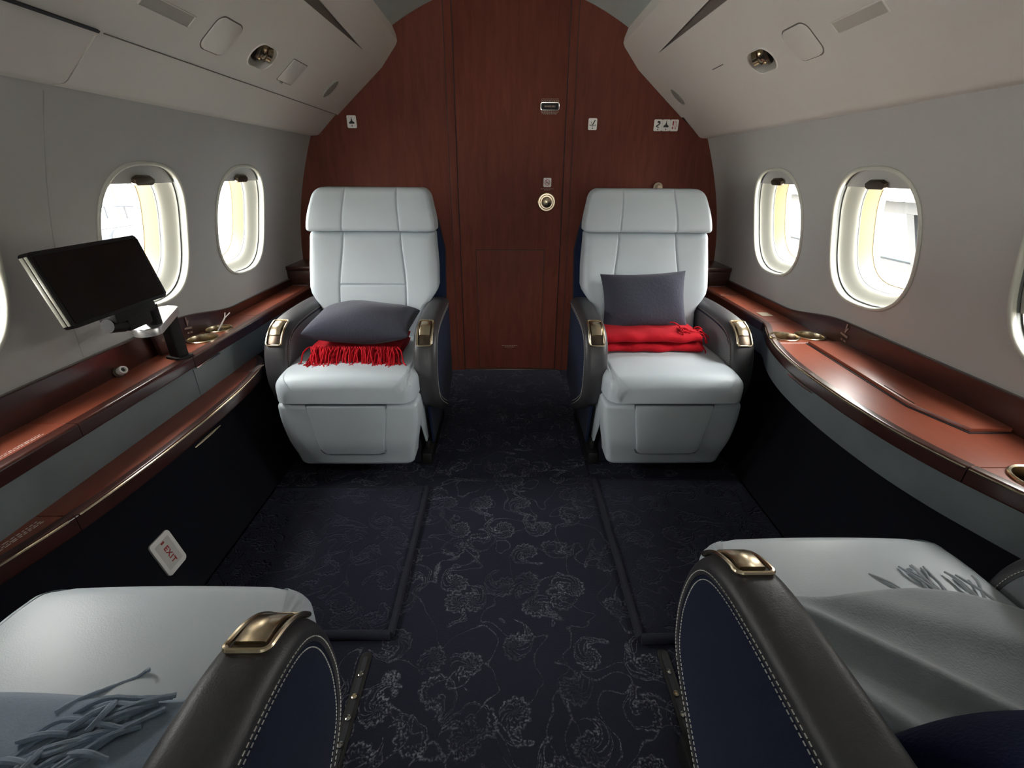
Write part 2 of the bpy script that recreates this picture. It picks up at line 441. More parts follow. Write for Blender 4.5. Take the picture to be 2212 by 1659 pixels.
def smooth(a,b,t):
    t=min(1,max(0,(t-a)/(b-a))); return t*t*(3-2*t)
def make_seat(name,label,loc,rz):
    root=thing(name,label,'seat',loc,rz,None)
    # pedestal
    V,F=prism_vf([(-.24,.14),(.24,.14),(.25,.60),(-.25,.60)],.0,.36,None,.01)
    V=[Vector((v.x*(1+.0*v.z),v.y-(.03 if v.z>.2 else -.05)*(1 if v.y<.3 else 0),v.z)) for v in V]
    mesh('pedestal',V,F,M_DARK,root)
    for x in(-.27,.27):
        mb=MB()
        mb.add(*box_vf(x-.022,x+.022,.16,.62,.0,.06,.006))
        mb.add(*box_vf(x-.010,x+.010,.20,.26,.05,.10,.004))
        mb.obj('floor_rail',M_BLACK,root)
    # grey fairing either side under the arms, and navy skirt
    for sd in(-1,1):
        V,F=prism_vf([(.07,.365),(.155,.345),(.30,.245),(.28,.10),(.20,.10),(.13,.22)],0,.008,None,.003)
        mesh('side_fairing',[Vector((sd*(.262+v.z),v.x,v.y)) for v in V],F,M_LEA,root)
        V,F=prism_vf([(.185,.285),(.30,.235),(.39,.165),(.62,.24),(.62,.07),(.24,.07),(.215,.16)],0,.010,None,.004)
        mesh('side_skirt',[Vector((sd*(.285+v.z),v.x,v.y)) for v in V],F,M_NAVY,root)
    # leg rest
    W=lambda z:.238+.036*smooth(.08,.33,z)
    Tl=lambda x,z:.13+.006*(1-(x/.28)**2)-.03*(1-smooth(.075,.22,z))
    V,F=hf_body(W,.075,.380,.018,.03,Tl,.024,lambda x,z,d:Vector((x,.148-d,z)),nu=16)
    lr=mesh('leg_rest',V,F,M_LEA,root)
    V,F=prism_vf([(-.1575,.377),(-.1335,.165),(-.124,.146),(-.10,.139),(.10,.139),(.124,.146),(.1335,.165),(.1575,.377)],0,.006); mesh('panel_seam',[Vector((v.x,.148-Tl(v.x,v.y)+.0045-v.z*.9,v.y)) for v in V],F,M_SEAM,lr)
    Wp=lambda z:.128+.026*smooth(.14,.38,z)
    V,F=hf_body(Wp,.143,.374,.004,.035,lambda x,z:.010,.007,lambda x,z,d:Vector((x,.148-Tl(x,z)+.003-d,z)),nu=12)
    pn=mesh('foot_panel',V,F,M_LEA,lr)
    V,F=box_vf(-.02,.02,.0,.004,.148,.1505); mesh('panel_pull',[v+Vector((0,.03,0)) for v in V],F,M_DARK,pn)
    # cushion
    Wc=lambda s:.272-.010*smooth(.1,.0,s)
    Tc=lambda x,s:.094+.010*(1-(x/.27)**2)+.006*math.sin(min(1,s/.5)*PI)
    V,F=hf_body(Wc,-.008,.56,.02,.045,Tc,.046,lambda x,s,d:Vector((x,s,.394+d)),vg=(lambda z:-.244,lambda z:.244),gd=.003,gw=.003,nu=24,nz=16)
    mesh('seat_cushion',V,F,M_LEA,root)
    # back
    a=math.radians(17); ca,sa=math.cos(a),math.sin(a)
    def MBk(off):
        return lambda x,z,d:Vector((x,.49+off+(z-.46)*sa/ca-d*ca+.115,z-d*sa*0))
    Wb=lambda z:.238+.062*smooth(.60,.71,z)-.010*smooth(.78,.955,z)
    sx=lambda z:.155-.022*smooth(.70,.95,z)
    Tb=lambda x,z:.105+.016*smooth(.12,.27,abs(x))*(1-smooth(.27,.31,abs(x)))+.010*math.exp(-((z-.64)/.12)**2)
    V,F=hf_body(Wb,.47,.952,.012,.02,Tb,.030,MBk(0),vg=(lambda z:-sx(z),sx),hg=((.722,lambda z:-sx(z),sx),),nu=24,nz=18,gd=.007)
    mesh('backrest',V,F,M_LEA,root)
    Wh=lambda z:.296-.028*smooth(.97,1.14,z)
    Th=lambda x,z:.128-.030*smooth(1.03,1.15,z)+.010*smooth(.10,.24,abs(x))
    V,F=hf_body(Wh,.953,1.140,.045,.012,Th,.022,MBk(0),vg=(lambda z:-.132+.012*smooth(.95,1.13,z),lambda z:.132-.012*smooth(.95,1.13,z)),nu=24,nz=10,gd=.006)
    mesh('headrest',V,F,M_LEA,root)
    Ws=lambda z:.325-.03*smooth(.85,1.0,z)
    V,F=hf_body(Ws,.20,1.02,.05,.03,lambda x,z:.06,.02,lambda x,z,d:Vector((x,.60+max(0,z-.46)*sa/ca+.060-d*.9,z)),nu=12,nz=10)
    mesh('back_shell',V,F,M_NAVY,root)
    for sd in(-1,1): make_arm(root,sd)
    return root
seatL=make_seat('executive_seat','blue-grey leather seat by bulkhead left of the door, holding a flat navy pillow',(-.648,1.60,0),0)
def place_seat(label,loc,rz):
    c=copy_tree(seatL); c.location=loc; c.rotation_euler=(0,0,rz); c['label']=label; return c
seatR=place_seat('blue-grey leather seat by bulkhead right of the door, holding an upright navy pillow',(.638,1.60,0),0)
seatNL=place_seat('nearest left seat, cropped by the frame, blue fringed blanket on its cushion',(-.655,.655,0),PI)
seatNR=place_seat('nearest right seat, cropped by the frame, smooth grey blanket on its cushion',(.655,.775,0),PI)
GRP='executive seats facing each other across the aisle'
for s_ in(seatL,seatR,seatNL,seatNR): s_['group']=GRP
# red pull tag hangs on the aisle side of the right far seat
V,F=tube_vf([(-.305,.205,.40),(-.308,.20,.385),(-.306,.198,.355),(-.304,.20,.33)],lambda t:.010+.004*math.sin(PI*t),8)
o=mesh('pull_tag',V,F,M_REDTAG,seatR); o['label']='red pull tag'

# ------------------------------------------------------------------ cabin shell
WC=(0.041693717412357896,-0.4223784022809396,0.5051590719738833,1.0867485513747577)
def wx(z): return ((WC[0]*z+WC[1])*z+WC[2])*z+WC[3]
def wn(z):
    d=(3*WC[0]*z+2*WC[1])*z+WC[2]
    v=Vector((1,-d)); return v.normalized()          # outward normal (x,z)
def wall_obj(s,name):
    zs=[.30+ (1.50-.30)*k/48 for k in range(49)]
    inn=[(wx(z),z) for z in zs]; out=[(wx(z)+wn(z).x*.03,z+wn(z).y*.03) for z in zs]
    pr=inn+out[::-1]; n=len(pr); V=[];F=[]
    for y in(Y0,D):
        for x,z in pr: V.append(Vector((s*x,y,z)))
    F=[tuple(range(n)),tuple(range(n,2*n))[::-1]]+[(i,(i+1)%n,n+(i+1)%n,n+i) for i in range(n)]
    return struct(mesh(name,V,F,M_WALL,angle=30))
WIN_Y=[2.212,1.615,.915]
ZC=1.000; HZ=.2265; HY=.204
def super_pts(n=72,e=2.7):
    P=[]
    for k in range(n):
        a=2*PI*k/n; c,s_=math.cos(a),math.sin(a)
        P.append((math.copysign(abs(c)**(2/e),c),math.copysign(abs(s_)**(2/e),s_)))
    return P
SP=super_pts()
def wpt(s,yc,u,v,k,off):
    """u,v in unit superellipse; k scale; off outward"""
    z=ZC+HZ*k*v; n=wn(z); return Vector((s*(wx(z)+n.x*off),yc+HY*k*u,z+n.y*off))
def ring_loft(s,yc,levels,name,m,parent,fill=False):
    V=[];n=len(SP)
    for k,off in levels:
        for u,v in SP: V.append(wpt(s,yc,u,v,k,off)-Vector((0,0,0)))
    F=grid_F(len(levels),n,0,True)
    return mesh(name,V,F,m,parent,angle=50)
wl_=wall_obj(-1,'wall_left'); wr_=wall_obj(1,'wall_right')
wi=0
for s,W_ in((-1,wl_),(1,wr_)):
    for yc in WIN_Y:
        V=[];n=len(SP)
        for off in(-.06,.08):
            for u,v in SP: V.append(wpt(s,yc,u,v,.985,off))
        F=[tuple(range(n)),tuple(range(n,2*n))[::-1]]+[(i,(i+1)%n,n+(i+1)%n,n+i) for i in range(n)]
        cut=mesh('cutter',V,F,M_WALL,smooth=False); boolean_cut(W_,cut)
        wi+=1
        w=empty_struct('window_%d'%wi,(0,0,0))
        # bezel: proud rounded rim
        ring_loft(s,yc,[(1.0,.002),(1.012,-.001),(1.015,-.004),(1.005,-.0075),(.985,-.008),(.968,-.006),(.962,-.001),(.962,.006)],'window_bezel',M_CREAM,w)
        ring_loft(s,yc,[(.962,.004),(.975,.010),(.975,.028),(.955,.030)],'blind_track',M_TRACK,w)
        # curved reveal running out to the pane
        lv=[(.965,.026),(.955,.020)]+[(.955-.150*smooth(0,1,t)**.9,.022+.046*t) for t in [i/12 for i in range(1,13)]]
        lv+=[(.803,.073)]
        ring_loft(s,yc,lv,'window_reveal',M_REVEAL,w)
        ring_loft(s,yc,[(.800,.070),(.790,.082),(.770,.105),(.757,.124)],'seal_band',M_YELL,w)
        ring_loft(s,yc,[(.812,.072),(.803,.069),(.797,.070),(.796,.0725),(.80,.074)],'seal_lip',M_TRACK,w)
        ring_loft(s,yc,[(.765,.122),(.750,.121),(.737,.124),(.732,.130),(.736,.142),(.9,.150)],'outer_frame',M_CREAM,w)
        V=[wpt(s,yc,0,0,.7,.131)]+[wpt(s,yc,u,v,.74,.131) for u,v in SP]
        mesh('window_pane',V,[(0,1+i,1+(i+1)%n) for i in range(n)],M_PANE,w)
        # pulled-down slip of blind with its handle
        vs=.735 if yc!=.915 else (-.15 if s<0 else -.50); V=[];rows=[]
        for k in range(9):
            v=vs+(1-vs)*k/8; v=min(v,.999)
            hwid=(1-abs(v)**2.7)**(1/2.7)
            for j in range(11):
                u=hwid*(-1+2*j/10); V.append(wpt(s,yc,u,v,.965,.016))
        F=grid_F(9,11); nb=len(V)
        V2=[Vector(v) for v in V]; V+= [Vector((v.x+s*.004,v.y,v.z)) for v in V2]; F+=[tuple(i+nb for i in f[::-1]) for f in grid_F(9,11)]
        F+=[(j,j+1,nb+j+1,nb+j) for j in range(10)]
        sh=mesh('window_blind',V,F,M_SHADE,w)
        hp=[]
        p0=wpt(s,yc,0,vs+.065,.965,.012); nn=wn(p0.z)
        Mh=Matrix.Translation(p0) @ Matrix(((0,-s*nn.y,-s*nn.x,0),(1,0,0,0),(0,nn.x,-nn.y,0),(0,0,0,1)))
        V,F=prism_vf([(-.044,-.010),(-.034,-.017),(.034,-.017),(.044,-.010),(.044,.003),(.026,.012),(-.026,.012),(-.044,.003)],0,.014,Mh,.006)
        mesh('blind_handle',V,F,M_BRONZE,sh)
        # sky portal in the opening
        ld=bpy.data.lights.new('sky_portal','AREA'); ld.shape='RECTANGLE'; ld.size=HY*2*.78; ld.size_y=HZ*2*.78; ld.cycles.is_portal=True
        lo=bpy.data.objects.new('sky_portal',ld); link(lo); nz=wn(ZC)
        lo.location=(s*(wx(ZC)+.155),yc,ZC); lo.rotation_euler=Vector((-s*nz.x,0,-nz.y)).to_track_quat('-Z','Y').to_euler()

for i,(s,y) in enumerate(((-1,1.268),)):
    zs=[.71+.66*k/20 for k in range(21)]; V=[]
    for z in zs: V+=[Vector((s*(wx(z)-.0006),y-.0012,z)),Vector((s*(wx(z)-.0006),y+.0012,z)),Vector((s*(wx(z)+.002),y+.0012,z)),Vector((s*(wx(z)+.002),y-.0012,z))]
    struct(mesh('trim_%d'%(i+3),V,grid_F(21,4,0,True)+[(0,1,2,3),(80,81,82,83)],mat('joint_grey',(.40,.40,.385),.6)))
# floor
V,F=box_vf(-1.05,1.05,Y0,D,-.03,0); struct(mesh('floor',V,F,M_CARPET,smooth=False))
# ceiling arch
def cz(x): return 2.054-.5*x*x
V=[];n=40
for y in(Y0,D):
    for t in(0,.03):
        for k in range(n+1):
            x=-.72+1.44*k/n; V.append(Vector((x,y,cz(x)+t)))
m=n+1; F=[]
for k in range(n):
    F+=[(k,k+1,2*m+k+1,2*m+k),(m+k,3*m+k,3*m+k+1,m+k+1)]
F+=[tuple(list(range(m))+list(range(2*m-1,m-1,-1))),tuple(list(range(2*m,3*m))+list(range(4*m-1,3*m-1,-1)))]
struct(mesh('ceiling',V,F,M_CEIL,angle=30))
# bulkhead and door
V,F=box_vf(-1.30,1.30,D,D+.04,-.03,2.12); struct(mesh('wall_front',V,F,M_WOOD,smooth=False))
AW,AZ0,AZ1=.72,1.08,1.75      # added unseen opening, lets sky in as fill from behind the camera
mb=MB(); mb.add(*box_vf(-1.34,-AW,Y0-.04,Y0,-.03,2.12)); mb.add(*box_vf(AW,1.34,Y0-.04,Y0,-.03,2.12)); mb.add(*box_vf(-AW,AW,Y0-.04,Y0,-.03,AZ0)); mb.add(*box_vf(-AW,AW,Y0-.04,Y0,AZ1,2.12))
struct(mb.obj('wall_back',M_WALL,smooth=False))
ld=bpy.data.lights.new('sky_portal','AREA'); ld.shape='RECTANGLE'; ld.size=2*AW; ld.size_y=AZ1-AZ0; ld.cycles.is_portal=True
lo=bpy.data.objects.new('sky_portal',ld); link(lo); lo.location=(0,Y0-.02,(AZ0+AZ1)/2); lo.rotation_euler=Vector((0,1,0)).to_track_quat('-Z','Z').to_euler()
for i,(x0,x1) in enumerate(((-.338,-.298),(.302,.342))):
    V,F=box_vf(x0,x1,D-.008,D+.01,0,2.01,.003); struct(mesh('trim_%d'%(i+1),V,F,M_WOOD))
door=empty_struct('door_1',(0,D,0))
for x0,x1,z0,z1 in((-.2985,-.2935,.01,2.01),(.2975,.3025,.01,2.01),(-.3415,-.3375,.01,2.01),(.3415,.3455,.01,2.01)):
    V,F=box_vf(x0,x1,-.0012,.004,z0,z1); mesh('door_joint',V,F,M_DARK,door,smooth=False)
V,F=box_vf(-.2035,.2075,-.0056,.0,.018,.7855); mesh('panel_joint',V,F,M_DARK,door,smooth=False)
V,F=box_vf(-.294,.298,-.005,.01,.012,2.01,.003); mesh('door_slab',V,F,M_WOOD,door)
V,F=box_vf(-.200,.204,-.0075,.0,.02,.782,.002); mesh('lower_panel',V,F,M_WOOD,door)
V,F=box_vf(-.30,.31,-.012,.01,.0,.012,.002); mesh('threshold_strip',V,F,M_BRONZE,door)
# flush brass knob
def turned(prof,name,m,parent,loc,n=36):
    V,F=lathe_vf(prof,n); Mx=Matrix.Translation(loc)@Matrix.Rotation(PI/2,4,'X'); return mesh(name,[Mx@v for v in V],F,m,parent)
kn=turned([(.052,0),(.052,.004),(.047,.009),(.040,.009),(.036,.004),(.036,.001)],'knob_ring',M_GOLD,door,(.21,-.005,1.052))
turned([(.036,.0008),(.0,.0008)],'knob_well',M_BRONZE,kn,(.21,-.005,1.052))
turned([(.012,0),(.012,.012),(.026,.016),(.029,.022),(.026,.029),(.014,.034),(0,.035)],'door_knob',M_GOLD,door,(.21,-.005,1.052))
# vacancy indicator with microscopic lettering
def dash_rows(mb,x0,x1,zs,h,Mx,th=.0012,gap=.0035,lo=.004,hi=.013):
    for z in zs:
        x=x0
        while x<x1:
            w=random.uniform(lo,hi); w=min(w,x1-x); mb.add(*box_vf(x,x+w,z,z+h,0,th),M=Mx); x+=w+gap
FR=lambda x,z,y=-.006: Matrix.Translation((x,y,z))@Matrix(((1,0,0,0),(0,0,-1,0),(0,1,0,0),(0,0,0,1)))   # local x,y in the bulkhead plane, z towards the cabin
def flat(polys,name,m,parent,Mx,th=.0015):
    mb=MB()
    for p in polys: mb.add(*prism_vf(p,-.0008,th),M=Mx)
    return mb.obj(name,m,parent,smooth=False)
loop=[FR(.211,1.529)@Vector((x,z,.003)) for x,z in rrect(.098,.034,.008,4)]
V,F=tube_vf(loop,.0032,6,closed=True); fr=mesh('indicator_frame',V,F,M_CHROME,door)
flat([rrect(.096,.03,.006)],'indicator_window',M_BLACK,fr,FR(.211,1.529))
mb=MB(); dash_rows(mb,-.028,.028,[-.004],.008,FR(.211,1.529,-.0078),.0005,.003,.004,.006); mb.obj('indicator_text',M_FAINT,fr,smooth=False)
mb=MB(); 
for w,z in((.045,.033),(.048,.027),(.048,.0215),(.048,-.026),(.044,-.0315),(.036,-.037)): dash_rows(mb,-w,w,[z],.003,FR(.211,1.529))
mb.obj('instruction_text',M_FAINT,door,smooth=False)
mb=MB()
for w,z in((.036,0),(.016,-.006)): dash_rows(mb,-w,w,[z],.0035,FR(.211,1.121))
mb.obj('notice_text',M_FAINT,door,smooth=False)
mb=MB()
for w,z in((.050,0),(.030,-.010)): dash_rows(mb,-w,w,[z],.0045,FR(.0,.175,-.0085))
mb.obj('threshold_notice_text',M_FAINT,door,smooth=False)

# dado panels below the ledges
for s,nm in((-1,'baseboard_left'),(1,'baseboard_right')):
    pr=[(.985,-.0),(1.103,.468),(1.27,.468),(1.27,0)]; n=len(pr); V=[]
    for y in(Y0,D):
        for x,z in pr: V.append(Vector((s*x,y,z)))
    F=[tuple(range(n)),tuple(range(n,2*n))[::-1]]+[(i,(i+1)%n,n+(i+1)%n,n+i) for i in range(n)]
    struct(mesh(nm,V,F,M_DADO,smooth=False))

# ------------------------------------------------------------------ overhead panels
BIN_UP=[(.665,1.93),(.605,1.90),(.580,1.835),(.577,1.812),(.585,1.795),(.668,1.6965),(.80,1.5869),(.927,1.4815)]
BIN_LO=[(.934,1.4865),(1.038,1.392),(1.048,1.386),(1.058,1.384),(1.13,1.381)]
def ext(s,pr,y0,y1):
    n=len(pr); V=[Vector((s*x,y,z)) for y in(y0,y1) for x,z in pr]
    return V,[tuple(range(n)),tuple(range(n,2*n))[::-1]]+[(i,(i+1)%n,n+(i+1)%n,n+i) for i in range(n)]
def bin_frame(s,y,t):
    """frame on the sloping face: t = 0 at (.668,1.6965) .. 1 at (.927,1.4815); returns Matrix with x=Y, y=up slope, z=into cabin"""
    a=Vector((.668,1.6965)); b=Vector((.927,1.4815)); p=a.lerp(b,t); d=(a-b).normalized(); nn=Vector((-d.y,d.x)) 
    if nn.y>0: nn=-nn
    return Matrix(((0,s*d.x,s*nn.x,s*p.x),(1,0,0,y),(0,d.y,nn.y,p.y),(0,0,0,1)))
def tpar(x): return (x-.668)/(.927-.668)
BINS={}
for s,lab in((-1,'left overhead service panel, ivory, running above the left-hand windows'),(1,'right overhead service panel, ivory, running above the right-hand windows')):
    b=thing('overhead_panel',lab,'overhead panel',(0,0,0),0,'overhead panels along both sides')
    BINS[s]=b
    V,F=ext(s,BIN_UP+[(.965,1.50),(.80,1.93)],Y0,D-.001); up=mesh('upper_shell',V,F,M_BIN,b,angle=30)
    # lamp recesses along the panel
    lamps=[1.883,.95] if s<0 else [1.872,.86]
    for y in lamps:
        Mx=bin_frame(s,y,tpar(.842))
        V,F=prism_vf(rrect(.150,.088,.043,8),-.060,.02,Mx); boolean_cut(up,mesh('cutter',V,F,M_BIN,smooth=False))
    # tapered light slot
    V=[];
    for y,w in((2.508,.0008),(1.2,.075),(Y0+.05,.075)):
        for t in(0,1):
            for d in(-.045,.012):
                # edge line pulled up the slope
                a=Vector((.664,1.7005)); dr=Vector((-.62,.78)).normalized()
                q=a+dr*(w*(.40 if t==0 else .40)+ (w*.5 if t else -w*.5)); nn=Vector((-.78,-.62))
                V.append(Vector((s*(q.x+nn.x*d),y,q.y+nn.y*d)))
    F=[(0,1,3,2),(8,10,11,9)]
    for k in(0,4): F+=[(k+0,k+1,k+5,k+4),(k+1,k+3,k+7,k+5),(k+3,k+2,k+6,k+7),(k+2,k+0,k+4,k+6)]
    boolean_cut(up,mesh('cutter',V,F,M_BIN,smooth=False))
    V=[];
    for y,w in((2.50,.001),(1.2,.073),(Y0+.06,.073)):
        for t in(0,1):
            for d in(-.043,-.012):
                a=Vector((.664,1.7005)); dr=Vector((-.62,.78)).normalized()
                q=a+dr*(w*.40+(w*.5 if t else -w*.5)); nn=Vector((-.78,-.62))
                V.append(Vector((s*(q.x+nn.x*d),y,q.y+nn.y*d)))
    mesh('light_slot',V,F,M_SLOT,b)
    if s<0:
        mb=MB()
        for y0,y1 in((Y0,1.277),(1.281,D-.001)): mb.add(*ext(s,BIN_LO+[(1.2,1.46),(.99,1.51)],y0,y1))
        mb.obj('lower_shell',M_BIN,b,angle=30)
        V,F=ext(s,[(.918,1.492),(.934,1.4795),(.950,1.49),(.94,1.51)],Y0,1.262); 
        V2,F2=ext(s,[(.9262,1.4825),(.9275,1.481),(.9262,1.4795),(.9248,1.481)],1.281,D-.001); mesh('seam_strip',V2,F2,M_SLOT,b)
        V2,F2=ext(s,[(.9235,1.4845),(.9275,1.481),(.9235,1.4765),(.9185,1.4805)],Y0,1.262); mesh('shadow_gap_strip',V2,F2,M_DARK,b)
    else:
        V,F=ext(s,[(.927,1.4815)]+BIN_LO+[(1.2,1.46),(.99,1.51)],Y0,D-.001); mesh('lower_shell',V,F,M_BIN,b,angle=30)
    for y in lamps:
        Mx=bin_frame(s,y,tpar(.842))
        rec=MB().add(*prism_vf(rrect(.148,.086,.042,8),-.059,-.055),M=Mx).obj('lamp_recess',M_REVEAL,b)
        loop=[Mx@Vector((x,u,.0)) for x,u in rrect(.152,.090,.044,8)]
        V,F=tube_vf(loop,.0028,6,closed=True); mesh('recess_rim',V,F,M_BIN,rec)
        Ml=Mx@Matrix.Translation((.010,.010,-.026))@Matrix.Scale(1.15,4)@Matrix.Rotation(.75,4,'Y')@Matrix.Rotation(-.3,4,'X')
        V,F=lathe_vf([(.012,-.012),(.028,-.010),(.031,.0),(.028,.012),(.022,.017),(.022,.030),(.017,.032),(.015,.026),(0,.024)],24)
        mesh('reading_lamp',[Ml@v for v in V],F,M_OLDB,rec)
        mesh('lamp_collar',[Ml@v for v in lathe_vf([(.034,-.014),(.036,-.006),(.030,-.002)],24)[0]],lathe_vf([(.034,-.014),(.036,-.006),(.030,-.002)],24)[1],M_BRONZE,rec)
    yp=1.632
    MB().add(*prism_vf(rrect(.122,.109,.027,6),-.004,.0040,None,.003),M=bin_frame(s,yp,tpar(.840))).obj('speaker_cover',M_BIN,b)
    MB().add(*prism_vf(rrect(.130,.117,.031,6),-.004,.0006),M=bin_frame(s,yp,tpar(.840))).obj('cover_outline',M_SLOT,b)
    vy=1.40 if s<0 else 1.395
    Mv=bin_frame(s,vy,tpar(.840))
    mb=MB(); 
    for x0,x1,u0,u1 in((-.092,.092,.016,.019),(-.092,.092,-.019,-.016),(-.092,-.089,-.019,.019),(.089,.092,-.019,.019)): mb.add(*box_vf(x0,x1,u0,u1,-.003,.003,.0008),M=Mv)
    vv=mb.obj('sign_frame',M_BIN,b)
    MB().add(*box_vf(-.089,.089,-.016,.016,-.003,.0008),M=Mv).obj('sign_lens',mat('sign_lens_beige' if s<0 else 'sign_lens_ivory',(.42,.39,.34) if s<0 else (.54,.51,.45),.4),vv)
    if s<0:
        Mo=bin_frame(s,2.125,tpar(.845))
        MB().add(*prism_vf(rrect(.123,.098,.004,2),-.004,.0032,None,.002),M=Mo).obj('mask_door',M_BIN,b)
        MB().add(*prism_vf(rrect(.129,.104,.004,2),-.004,.0006),M=Mo).obj('door_outline',M_SLOT,b)
        MB().add(*prism_vf(rrect(.018,.008,.003,3),0,.006,None,.002,),M=bin_frame(s,2.10,tpar(.886))).obj('door_catch',M_REVEAL,b)
    else:
        MB().add(*box_vf(-.05,.05,-.0016,.0016,-.002,.0012),M=bin_frame(s,2.15,tpar(.803))).obj('door_joint',M_SLOT,b)
    Mo=bin_frame(s,2.525 if s<0 else 2.70,tpar(.838))
    V,F=prism_vf([(.042*math.cos(2*PI*k/32)*.75,.050*math.sin(2*PI*k/32)) for k in range(32)],-.004,.007 if s<0 else .002,Mo,.003 if s<0 else .001)
    mesh('oval_cap',V,F,M_REVEAL,b)

# ------------------------------------------------------------------ ledges
def sweep_outline(path, prof, flip=1):
    """path: list of (x,y) plan points; prof: (outward offset, z). outward = normal pointing to the aisle side"""
    P=[Vector(p) for p in path]; V=[]; m=len(prof)
    for i,p in enumerate(P):
        t=(P[min(i+1,len(P)-1)]-P[max(i-1,0)]).normalized(); nn=Vector((t.y,-t.x))*flip
        for o,z in prof: V.append(Vector((p.x+nn.x*o,p.y+nn.y*o,z)))
    F=grid_F(len(P),m,0,True); F+=[tuple(range(m)),tuple((len(P)-1)*m+k for k in range(m))[::-1]]
    return V,F
LZ=.620
def bullnose(z1,z0,depth=.03,r=.012):
    pr=[(-depth,z1)]
    for k in range(7):
        a=PI/2-PI/2*k/6; pr.append((-r+r*math.cos(a)+.0,z1-r+r*math.sin(a)))
    for k in range(5):
        a=-PI/2*k/4; pr.append((-r*.6+r*.6*math.cos(a),z0+r*.6+r*.6*math.sin(a)))
    pr.append((-depth,z0)); return pr
def top_slab(poly,z0,z1,name,m,parent,b=.0015):
    V,F=prism_vf(poly,z0,z1,None,b,1); return mesh(name,V,F,m,parent,angle=30)
def backboard(s,parent):
    # S-curved upper edge
    ys=[Y0]+[1.4+.02*k for k in range(60)]+[2.63]
    ys=[y for y in ys if y<=2.63]
    V=[]
    for y in ys:
        zt=.706-.050*smooth(1.66,2.06,y)
        for x,z in((wx(.62)-.016,.60),(wx(zt)-.014,zt-.003),(wx(zt)-.011,zt),(wx(zt)-.001,zt),(wx(.62)-.001,.60)): V.append(Vector((s*x,y,z)))
    F=grid_F(len(ys),5,0,True)+[tuple(range(5)),tuple((len(ys)-1)*5+k for k in range(5))[::-1]]
    return mesh('backboard',V,F,M_WOODE,parent,angle=25)
def cup_holder(parent,x,y,r,z=LZ):
    V,F=lathe_vf([(r-.004,-.034),(r-.003,-.004),(r-.001,.005),(r+.004,.007),(r+.0065,.005),(r+.0065,-.001),(r+.001,-.002),(r+.001,-.037),(0,-.037)][::-1],40)
    o=mesh('cup_holder',[v+Vector((x,y,z)) for v in V],F,M_GOLD,parent)
    V,F=lathe_vf([(r-.004,-.0335),(0,-.0335)],40); mesh('cup_base',[v+Vector((x,y,z)) for v in V],F,M_GOLD,o)
    return o
def hole(o,x,y,r,z0,z1):
    V,F=lathe_vf([(r,z0),(r,z1)],40); boolean_cut(o,mesh('cutter',[v+Vector((x,y,0)) for v in V],F,M_WOODL,smooth=False))
def seg_top(parent,front,s,cuts,z0,z1,xin,name='top'):
    """front: list of (x,y) sorted by y; split by cuts into slabs"""
    res=[]
    ys=[front[0][1]]+list(cuts)+[front[-1][1]]
    def fx(y):
        for a,b in zip(front,front[1:]):
            if a[1]<=y<=b[1]: return a[0]+(b[0]-a[0])*(y-a[1])/max(1e-9,b[1]-a[1])
        return front[-1][0]
    for a,b in zip(ys,ys[1:]):
        a+=.0009; b-=.0009
        mid=[p for p in front if a<p[1]<b]
        poly=[(fx(a),a)]+[tuple(p) for p in mid]+[(fx(b),b),(s*xin,b),(s*xin,a)]
        res.append(poly)
    return res
# left upper ledge
LL=thing('side_ledge','long mahogany ledge under the left windows, with brass cup holders and slate band','ledge',(0,0,0),0,'side ledges')
front=[(-1.105+.028,Y0),(-1.105+.028,2.62)]
fr_l=[(-1.105,Y0),(-1.105,2.62)]
polys=seg_top(LL,[(-1.1054-.012,Y0),(-1.1054-.012,2.62)],-1,[1.037,1.508,1.601,2.02,2.42],LZ-.02,LZ,1.24)
mb=MB()
for p in polys: mb.add(*prism_vf(p,LZ-.02,LZ,None,.0012,1))
topL=mb.obj('ledge_top',M_WOODL,LL,angle=25)
for x,y,r in((-1.178,1.688,.050),(-1.186,1.812,.046)): hole(topL,x,y,r+.002,LZ-.05,LZ+.05)
for x,y,r in((-1.178,1.688,.050),(-1.186,1.812,.046)): cup_holder(LL,x,y,r)
mb=MB()
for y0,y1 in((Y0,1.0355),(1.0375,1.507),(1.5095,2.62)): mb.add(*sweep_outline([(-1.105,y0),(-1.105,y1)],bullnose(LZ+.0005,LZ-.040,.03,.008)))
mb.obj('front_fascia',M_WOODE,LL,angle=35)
backboard(-1,LL)
mb=MB()
for y0,y1 in((Y0,1.5075),(1.5095,2.62)): mb.add(*box_vf(-1.135,-1.117,y0,y1,.468,LZ-.038,.002))
mb.obj('leather_band',M_LEAB,LL)
V,F=box_vf(-1.1175,-1.104,1.512,1.655,LZ-.046,LZ-.0405,.001); mesh('metal_pull_strip',V,F,M_CHROME,LL)
